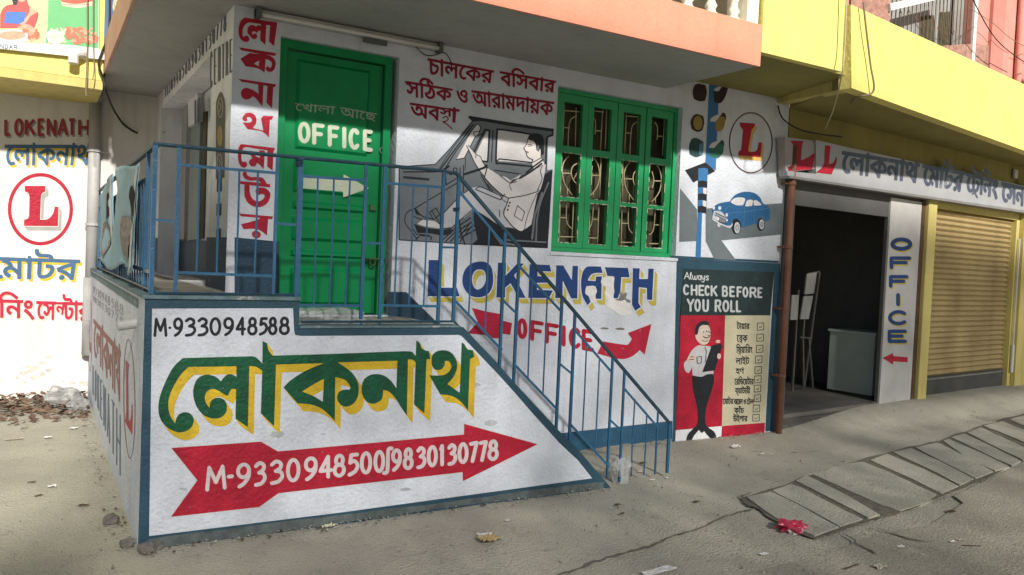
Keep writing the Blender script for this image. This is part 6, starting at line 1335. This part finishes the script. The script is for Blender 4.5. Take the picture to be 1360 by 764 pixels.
a = SK.st(1349, 50)[0]; mb = MB(); mb.tube([SK.pt(a, 1, .1), SK.pt(a, 13, .1)], .085, 12); mb.build('pipe', M_pk, pk, smooth=True)
mb = MB(); mb.tube([SK.pt(a, SK.st(1349, 104)[1], .1), SK.pt(a + 1.5, SK.st(1349, 104)[1] - .03, .1)], .08, 12); mb.build('cross_pipe', M_pk, pk, smooth=True)
# rough unplastered brick under the window and at the left
rr = random.Random(8)
M_rb = mat('rough_pink_brick', (.40, .22, .17), .95, .35, 8, .9, 20, spots=(.55, .42, .36), spot_amt=.1, spot_scale=9)
for nm, q in (('rough_sill', [(1245, 62), (1293, 58), (1312, 62), (1330, 98), (1330, 130), (1250, 130)]), ('rough_wall', [(1128, -20), (1179, -20), (1179, 40), (1128, 40)])):
    v, f = fill([jag([SK.st(*p) for p in q], .03, 5, 2)]); mb = MB(); mb.add([SK.pt(a, b, .03 + .02 * rr.random()) for a, b in v], [f_ for f_ in f]); mb.f = [q_ for q_ in mb.f]; mb.build(nm, M_rb, pk)
# more walls above and around, beyond the frame
mb = MB(); mb.box((6.0, 9.9, 0), (6.3, 11, 9)); mb.build('return_wall', M_pk2, pk)

# =================================================================== LAMP, WIRES
tA, tB = at_y(340, 17, YW - .05), at_y(586, 66, YW - .05); tB.z = tA.z = (tA.z + tB.z) / 2
tl = thing('tube_light', 'unlit fluorescent tube light fixed to the wall above the green door', 'light', tuple(tA))
mb = MB(); mb.box((tA.x, YW - .045, tA.z - .015), (tB.x, YW - .002, tA.z + .035)); mb.build('batten', mat('lamp_housing', (.50, .50, .49), .5, .1, 4, .05), tl)
mb = MB(); mb.tube([(tA.x + .03, YW - .07, tA.z - .005), (tB.x - .03, YW - .07, tA.z - .005)], .016, 12); mb.build('tube', mat('lamp_glass', (.66, .66, .65), .25, .05, 4, 0), tl, smooth=True)
for x in (tA.x, tB.x - .03):
    mb = MB(); mb.box((x, YW - .09, tA.z - .028), (x + .03, YW - .003, tA.z + .04)); mb.build('end_holder', mat('lamp_end_grey', (.10, .12, .12), .5, .1, 4, 0), tl)
mb = MB(); a = at_y(484, 51, YW - .08); mb.box((a.x, YW - .075, a.z - .02), (a.x + .18, YW - .046, a.z + .012)); mb.build('choke', mat('lamp_end_grey', (0, 0, 0)), tl)
def wire(name, pts, r, m, label, cat='wire', sag=0.0, n=10, spread=None):
    mb = MB(); dense = []
    pts = [V3(p) for p in pts]
    for i in range(len(pts) - 1):
        p0 = pts[max(i - 1, 0)]; p1 = pts[i]; p2 = pts[i + 1]; p3 = pts[min(i + 2, len(pts) - 1)]
        for k in range(n):
            t = k / n
            dense.append(.5 * ((2 * p1) + (p2 - p0) * t + (2 * p0 - 5 * p1 + 4 * p2 - p3) * t * t + (3 * p1 - p0 - 3 * p2 + p3) * t ** 3))
    dense.append(pts[-1])
    mb.tube(dense, r, 6)
    o = solo(name, mb, m, tuple(min(dense, key=lambda p: p.z)), label, cat, smooth=True)
    return o
y1 = YW - .03
wire('loose_wire', [at_y(552, 62, y1), at_y(565, 73, y1), at_y(578, 73, y1), at_y(590, 70, y1), at_y(598, 80, y1), at_y(600, 92, y1)], .004, M_cable, 'thin loose wire looping down from the right end of the tube light')
yb = YB - .03
wire('hanging_cable', [at_y(146, -40, YL - .12), at_y(145, 40, YL - .1), at_y(136, 68, YL - .08), at_y(131, 85, YL - .08), at_y(137, 104, YL - .05), at_y(141, 122, YL - .02), at_y(149, 142, 9.25), at_y(156, 154, 9.6), at_y(164, 165, yb), at_y(175, 173, yb), at_y(183, 177, yb)], .011, M_cable, 'black cable hanging from the banner corner to the white wall by the downpipe', 'cable')
wire('rope', [at_y(116, -30, YL - .13), at_y(116, 60, YL - .12), at_y(114, 120, YL - .12), at_y(116, 127, YL - .12)], .006, M_cable2, 'thin twisted cord hanging over the food banner, ending in a small knot', 'rope')
wire('rope', [at_y(124, -30, YL - .13), at_y(124, 50, YL - .12), at_y(125, 90, YL - .12), at_y(123, 106, YL - .12)], .005, M_cable2, 'shorter thin cord hanging over the right edge of the food banner', 'rope')
wire('hanging_cable', [SCn.pt(*SCn.st(1139, 4), .05), SCn.pt(*SCn.st(1143, 40), .05), SCn.pt(*SCn.st(1150, 85), .04), SCn.pt(*SCn.st(1154, 122), .04), SCn.pt(*SCn.st(1151, 128), -.1), at_y(1130, 141, 5.3)], .009, M_cable2, 'brown cable running down the front of the yellow canopy near its left corner', 'cable')
wire('hanging_cable', [at_y(1125, -20, 4.5), at_y(1122, 60, 4.5), at_y(1118, 100, 4.5), at_y(1107, 145, 4.9), at_y(1096, 171, 5.4)], .006, mat('pale_cable', (.45, .42, .25), .7, 0, 3, 0), 'pale thin cable hanging from the yellow corner down to the signboard', 'cable')
wire('soffit_cable', [at_y(1033, 140, YW - .03), at_y(1040, 158, YW - .05), at_y(1062, 172, YW - .1), at_y(1088, 178, YW - .1), at_y(1118, 182, YW - .02)], .008, M_cable, 'dark cable curving along the wall above the signboard left end', 'cable')
wire('overhead_wire', [SK.pt(*SK.st(1240, -20), .6), SK.pt(*SK.st(1290, 55), .5), SK.pt(*SK.st(1345, 92), .4), SK.pt(*SK.st(1380, 110), .3)], .012, M_cable, 'thin dark wire crossing in front of the pink house window', 'wire')
wire('overhead_wire', [SK.pt(*SK.st(1268, 14), .3), SK.pt(*SK.st(1300, 34), .3), SK.pt(*SK.st(1330, 60), .35), SK.pt(*SK.st(1400, 90), .3)], .008, M_cable2, 'thin pale wire sagging in front of the pink pilaster', 'wire')

# =================================================================== LITTER
def blob(c, r, sq, seed, n=2, rough=.35):
    """small angular stone or crumpled lump as a displaced icosphere"""
    import bmesh
    bm = bmesh.new(); bmesh.ops.create_icosphere(bm, subdivisions=n, radius=1)
    rr = random.Random(seed); off = Vector((rr.random() * 9, rr.random() * 9, rr.random() * 9))
    mb = MB()
    vs = []
    for v in bm.verts:
        d = 1 + rough * (mnoise.noise(v.co * 1.3 + off) + .5 * mnoise.noise(v.co * 3 + off))
        p = v.co * d
        vs.append((c[0] + p.x * r * sq[0], c[1] + p.y * r * sq[1], c[2] + p.z * r * sq[2]))
    bm.verts.index_update()
    mb.add(vs, [tuple(v.index for v in f.verts) for f in bm.faces]); bm.free()
    return mb
M_stone = mat('grey_stone', (.17, .16, .14), .95, .3, 20, .5, 60)
for k, (u, v, r, lab) in enumerate(((148, 696, .032, 'small dark grey stone, the one farthest up the ground left of the platform corner'), (169, 727, .030, 'small grey stone left of the foot of the platform corner'),
                                    (194, 735, .036, 'rounded grey stone right at the foot of the platform corner'), (208, 730, .026, 'small grey stone just right of the platform corner'))):
    p = gpt(u, v); mb = blob((p.x, p.y, p.z + r * .75), r * 1.25, (1.1, .9, .85), k + 3, 2, .6)
    solo('stone', mb, M_stone, (p.x, p.y, p.z), lab, 'stone')
def scrap(u, v, w, d, m, lab, name='paper_scrap', cat='paper scrap', seed=0, rot=0.0, hgt=.25, z0=.014):
    r = random.Random(seed + 50); p = gpt(u, v); nu = 7; mb = MB(); V = []
    for j in range(nu + 1):
        for i in range(nu + 1):
            s, t = i / nu - .5, j / nu - .5
            x = s * w * (1 + .3 * mnoise.noise((t * 3, seed, 1))); y = t * d * (1 + .3 * mnoise.noise((s * 3, seed, 2)))
            z = z0 + max(0, hgt * min(w, d) * (.5 * mnoise.noise((s * 4 + seed, t * 4, 1)) + .5 * mnoise.noise((s * 9 + seed, t * 9, 4)) + .35))
            V.append((p.x + x * cos(rot) - y * sin(rot), p.y + x * sin(rot) + y * cos(rot), p.z + z))
    mb.add(V, [(j * (nu + 1) + i, j * (nu + 1) + i + 1, (j + 1) * (nu + 1) + i + 1, (j + 1) * (nu + 1) + i) for j in range(nu) for i in range(nu)])
    o = solo(name, mb, m, (p.x, p.y, p.z), lab, cat)
    return o
M_pap = mat('white_paper', (.66, .65, .62), .7, .12, 30, .1); M_leafd = mat('dry_brown_leaf', (.10, .065, .035), .9, .3, 20, .3); M_buff = mat('buff_wrapper', (.46, .34, .16), .5, .25, 25, .1, spots=(.25, .12, .05), spot_amt=.08, spot_scale=40)
scrap(436, 703, .075, .045, mat('cream_wrapper', (.58, .55, .38), .6, .2, 25, .1), 'crumpled cream scrap of wrapper lying under the big red arrow', seed=1, rot=.4, hgt=.5)
scrap(424, 704, .05, .02, M_leafd, 'small dark leaf beside the cream wrapper scrap', 'dry_leaf', 'leaf', 2, .5)
scrap(650, 719, .13, .10, M_buff, 'torn buff brown wrapper lying open on the concrete in the middle foreground', 'wrapper', 'wrapper', 3, .1, .3)
scrap(643, 713, .09, .03, M_pap, 'narrow white strip of paper on the edge of the buff wrapper', seed=4, rot=-.2, hgt=.3)
scrap(674, 694, .03, .02, M_pap, 'tiny white scrap right of the buff wrapper', seed=5)
scrap(69, 649, .05, .035, M_pap, 'white paper scrap on the sunlit ground left of the platform', seed=6, hgt=.5)
scrap(42, 643, .05, .02, M_leafd, 'dark dry leaf left of the white scrap on the sunlit ground', 'dry_leaf', 'leaf', 7)
scrap(51, 661, .05, .02, M_leafd, 'thin brown dry leaf below the white scrap on the sunlit ground', 'dry_leaf', 'leaf', 8, .6)
scrap(111, 674, .06, .03, M_leafd, 'dark leaf near the foot of the platform side wall', 'dry_leaf', 'leaf', 9, -.3)
scrap(98, 571, .06, .05, M_pap, 'white scrap on the ground midway between leaf heap and camera', seed=10)
scrap(64, 583, .06, .04, M_pap, 'small pale scrap on the sunlit ground nearest the leaf heap', seed=11)
scrap(18, 585, .14, .03, mat('pale_stick', (.45, .40, .32), .8, .2, 20, .1), 'pale flat strip near the left edge on the sunlit ground', 'flat_strip', 'strip', 12, .05, .15)
scrap(851, 629, .045, .03, M_pap, 'white scrap at the foot of the last railing bars', seed=13, hgt=.5)
scrap(866, 640, .05, .02, M_pap, 'flat pale scrap just right of the clear plastic bag', seed=14)
scrap(886, 637, .03, .02, M_pap, 'tiny white scrap beside the last railing post', seed=15)
scrap(977, 596, .085, .045, M_pap, 'crumpled white paper on the pavement before the cartoon man board', seed=16, hgt=.7, rot=-.4)
scrap(975, 607, .06, .02, M_slabc, 'faint flat scrap below the crumpled white paper', seed=17)
scrap(1012, 605, .07, .03, M_pap, 'flat whitish scrap right of the crumpled white paper', seed=18, rot=.2)
scrap(1057, 602, .06, .03, mat('beige_scrap', (.42, .38, .30), .8, .15, 20, .1), 'beige scrap on the pavement below the doorway', seed=19)
scrap(820, 673, .05, .03, M_leafd, 'brown leaf on the concrete below the clear bag', 'dry_leaf', 'leaf', 20)
scrap(826, 685, .05, .02, M_leafd, 'thin brown leaf just under the other one below the clear bag', 'dry_leaf', 'leaf', 21, .4)
scrap(854, 617, .06, .04, M_leafd, 'dark leaf behind the lowest railing bars', 'dry_leaf', 'leaf', 22)
scrap(925, 669, .05, .03, M_leafd, 'dark twisted leaf alone on the concrete right of centre', 'dry_leaf', 'leaf', 23)
scrap(1263, 682, .08, .04, M_leafd, 'dark brown leaf on the dirt right of the slabs', 'dry_leaf', 'leaf', 24)
scrap(1265, 723, .045, .03, M_pap, 'white scrap near the lower right corner', seed=25, hgt=.5)
scrap(1276, 720, .07, .03, mat('beige_scrap', (0, 0, 0)), 'beige flat scrap near the lower right corner', seed=26)
scrap(1196, 729, .05, .03, M_pap, 'pale scrap below the red packet slabs', seed=27)
scrap(1014, 739, .06, .03, M_pap, 'pale grey scrap left of the lower right dirt', seed=28)
scrap(1290, 728, .12, .015, M_leafd, 'thin dark twig near the lower right corner', 'twig', 'twig', 29, -.5)
scrap(1130, 756, .16, .015, M_leafd, 'thin twig at the bottom edge right of centre', 'twig', 'twig', 30, .1)
scrap(1168, 757, .08, .05, mat('beige_scrap', (0, 0, 0)), 'crumpled beige scrap at the bottom edge', seed=31, hgt=.5)
scrap(875, 762, .22, .06, M_pap, 'white torn paper strip at the very bottom edge', 'paper_scrap', 'paper scrap', 32, .05, .2)
# red and white packet
p = gpt(1049, 706)
rp_ = thing('crisp_packet', 'crumpled red and white plastic packet lying beside the drain slabs', 'packet', tuple(p))
mb = blob((p.x, p.y, p.z + .035), .085, (1.15, .8, .42), 41, 3, .9); mb.build('wrapper', mat('red_plastic', (.55, .03, .09), .25, .3, 10, .5, 14, spots=(.62, .45, .48), spot_amt=.14, spot_scale=7, spec=.6), rp_)
mb = blob((p.x + .01, p.y - .035, p.z + .018), .06, (1.2, .6, .35), 44, 3, .9); mb.build('crumpled_end', mat('white_plastic_film', (.62, .58, .58), .3, .2, 10, .4, 14), rp_)
# clear bags
M_film = mat('clear_plastic_film', (.62, .64, .64), .18, .15, 9, .7, 12, alpha=.45, spec=.7)
M_film2 = mat('milky_plastic_film', (.36, .365, .35), .35, .3, 9, .8, 10, alpha=.6, spec=.7)
p = gpt(824, 641); mb = blob((p.x, p.y, p.z + .10), .105, (.72, .6, 1.1), 12, 3, .55)
solo('plastic_bag', mb, M_film, tuple(p), 'crumpled clear plastic bag caught at the foot of the stair railing', 'plastic bag')
p = at_z(430, 425, ZD + .0); p.y = 4.95; p.x = at_y(430, 418, 4.95).x
mb = blob((p.x, p.y + .1, ZD + .025), .22, (1.25, .7, .32), 14, 3, .6)
solo('plastic_bag', mb, M_film, (p.x, p.y, ZD), 'flattened clear plastic bag lying before the green door', 'plastic bag')
p = at_y(82, 519, 9.2); p.z = 0; mb = blob((p.x, p.y - .05, p.z + .08), .13, (1.2, .8, .9), 15, 3, .6); solo('plastic_bag', mb, M_film2, tuple(p), 'milky plastic bag on top of the leaf heap, the left one', 'plastic bag')
p = at_y(104, 528, 8.9); p.z = 0; mb = blob((p.x, p.y - .05, p.z + .05), .085, (1.2, .9, .9), 16, 3, .6); solo('plastic_bag', mb, M_film2, tuple(p), 'milky plastic bag at the right end of the leaf heap by the platform', 'plastic bag')
# leaf heap
rr = random.Random(5); mb = MB()
c0_ = gpt(50, 535)
for k in range(2600):
    x = rr.uniform(-3.2, .47); y = rr.gauss(9.15, .35)
    if y > YB - .05 or y < 7.9: continue
    h = .10 * math.exp(-((y - 9.3) / .35) ** 2) * rr.random() + .018
    s_ = rr.uniform(.02, .055); a = rr.uniform(0, 6.3)
    ax = Vector((cos(a), sin(a), rr.uniform(-.5, .5))).normalized() * s_; ay = Vector((-sin(a), cos(a), rr.uniform(-.6, .6))).normalized() * s_ * .55
    c_ = Vector((x, y, h))
    mb.add([c_ - ax, c_ - ay, c_ + ax, c_ + ay], [(0, 1, 2, 3)])
o = mb.build('leaf_litter', mat('mixed_dry_leaves', (.24, .15, .10), .9, .5, 6, .2, spots=(.42, .38, .32), spot_amt=.12, spot_scale=5, col2=(.08, .05, .035)), None, kind='stuff'); tag(o, 'heap of dry brown leaves and scraps along the foot of the left wall', 'leaf litter')
# pale scraps in the heap, crumbs of leaf and plaster gathered along the wall feet
def crumbs(name, m, label, cat, gen, n, smin, smax, seed):
    rr = random.Random(seed); mb = MB()
    for k in range(n):
        x, y = gen(rr); s_ = rr.uniform(smin, smax); a = rr.uniform(0, 6.3)
        ax = Vector((cos(a), sin(a), rr.uniform(-.3, .3))) * s_; ay = Vector((-sin(a), cos(a), rr.uniform(-.3, .3))) * s_ * rr.uniform(.4, .9)
        c_ = Vector((x, y, gz(x, y) + .016 + s_ * .35))
        mb.add([c_ - ax, c_ - ay, c_ + ax * rr.uniform(.6, 1), c_ + ay], [(0, 1, 2, 3)])
    o = mb.build(name, m, None, kind='stuff'); tag(o, label, cat)
crumbs('paper_litter', M_pap, 'pale paper and plastic scraps mixed into the leaf heap', 'litter', lambda r: (r.uniform(-2.5, .45), r.gauss(8.95, .3)), 70, .02, .06, 31)
def foot(r):
    t = r.random()
    if t < .30: return (r.uniform(XL, 3.7), YF - .02 - abs(r.gauss(0, .07)))
    if t < .55: return (XL - .02 - abs(r.gauss(0, .08)), r.uniform(YF, 9.3))
    if t < .75: return (r.uniform(3.7, 6.6), YW - .03 - abs(r.gauss(0, .08)))
    if t < .9: x = r.uniform(6.8, 10); return (x, 5.75 + (x - 6.8) * .1 - abs(r.gauss(0, .06)))
    return (r.uniform(4.4, 9), 4.0 + r.gauss(0, .3))
crumbs('plaster_crumbs', M_slabc, 'crumbs of plaster and dust gathered along the foot of the walls', 'crumbs', foot, 1500, .003, .012, 32)
crumbs('leaf_crumbs', M_leafd, 'small bits of dry leaf gathered along the foot of the walls', 'leaf litter', foot, 320, .006, .018, 33)
# fine grit all over
mb = MB(); rr = random.Random(6)
for k in range(5200):
    x = rr.uniform(-1.5, 9.5); y = rr.uniform(2.5, 6.2)
    if XL < x < 3.7 and y > YF - .02: continue
    if y > YW - .05: continue
    w_ = .35 + .65 * (mnoise.noise((x * .8, y * .8, 2)) > 0)
    if rr.random() > w_ * (1.0 if y < 3.9 else .55): continue
    s_ = rr.uniform(.0015, .0055) * (1 + (rr.random() < .06) * 1.6)
    z = gz(x, y) + .013 + s_ * .3
    a = rr.uniform(0, 6)
    pts = [Vector((x + s_ * cos(a + q * 2.1) * rr.uniform(.7, 1.3), y + s_ * sin(a + q * 2.1) * rr.uniform(.7, 1.3), z - s_)) for q in range(3)]
    mb.add(pts + [Vector((x, y, z + s_))], [(0, 1, 3), (1, 2, 3), (2, 0, 3)])
o = mb.build('grit', mat('grit_grey', (.26, .24, .19), .95, .5, 30, 0), None, kind='stuff'); tag(o, 'fine grit and pebbles scattered over the pavement', 'grit')

# =================================================================== ADDED TREES BEHIND THE CAMERA (unseen, put in to break up the sunlight)
def sun_screen_tree(name, label, x_lo, x_hi, yc, top, bot, n, seed, dense=.02):
    t = thing(name, label, 'tree', ((x_lo + x_hi) / 2, yc, 0), 'added unseen trees screening the sun')
    mb = MB(); xm = (x_lo + x_hi) / 2
    mb.tube([(xm, yc, -.2), (xm + .1, yc, 2.0), (xm - .1, yc + .1, 3.6), (xm, yc, 5.6)], [.28, .22, .15, .04], 10)
    for k in range(7):
        a = k * 2.4; z = 2.6 + k * .22
        mb.tube([(xm, yc, z), (xm + 1.2 * cos(a), yc + .5 * sin(a), z + 1.2), (xm + (x_hi - x_lo) * .42 * cos(a), yc + .8 * sin(a), z + 1.9)], [.08, .05, .012], 6)
    mb.build('trunk', mat('brown_bark', (.10, .07, .045), .9, .3, 9, .5), t, smooth=True)
    r = random.Random(seed); mb = MB()
    def leaf(p, s_):
        a = Vector((r.gauss(0, 1), r.gauss(0, 1), r.gauss(0, 1))).normalized(); b = a.orthogonal().normalized(); c = a.cross(b)
        mb.add([p - b * s_, p + c * s_ * .6, p + b * s_, p - c * s_ * .6], [(0, 1, 2, 3)])
    k = 0
    while k < n:                                          # airy leaves at the top
        x = r.uniform(x_lo, x_hi); y = yc + r.uniform(-1.1, 1.1); z = r.uniform(top - 1.2, top + .7)
        if z > top - (y - yc) / 1.67 - .10 * abs(mnoise.noise((x * 1.3, 0, seed))): continue
        leaf(Vector((x, y, z)), r.uniform(.05, .085)); k += 1
    for k in range(int((x_hi - x_lo) * (top - bot) * DENS * 2)):      # fuller crown below
        y = yc + r.uniform(-1.1, 1.1); d = r.random() * (top - bot); x = r.uniform(x_lo - .1, x_hi + .1)
        dens = 1.0
        if d < .8: dens = 1.35
        if 2.9 < x < 4.0 and d < 1.0: dens = .25
        elif x > 4.1 and d < 2.35: dens = 1.8
        elif x > 3.5: dens = .75
        if r.random() > dens / 2: continue
        leaf(Vector((x, y, top - (y - yc) / 1.67 - d)), r.uniform(.05, .085))
    mb.build('crown', mat('leaf_green', (.06, .10, .03), .6, .3, 3, 0), t)
TY = -9.0
topz_ = ZC + (4.60 - TY) / 1.67 - .10
sun_screen_tree('added_screen_tree', 'added unseen tree screening the sun from the stair end of the office', 1.2, 5.2, TY, topz_, 3.0, NLEAF, 1)
sun_screen_tree('added_screen_tree', 'added unseen tree screening the sun from the green door', -1.8, 1.2, TY, topz_, 3.0, int(NLEAF * .75), 2)
sun_screen_tree('added_screen_tree', 'added unseen tree screening the sun from the shop shutter', 5.2, 11.5, TY, topz_, 3.0, int(NLEAF * 1.5), 3)
sun_screen_tree('added_screen_tree', 'lower added unseen tree screening the sun at the left end', -7.8, -1.8, TY, 8.45, 3.0, 60, 4, .0)
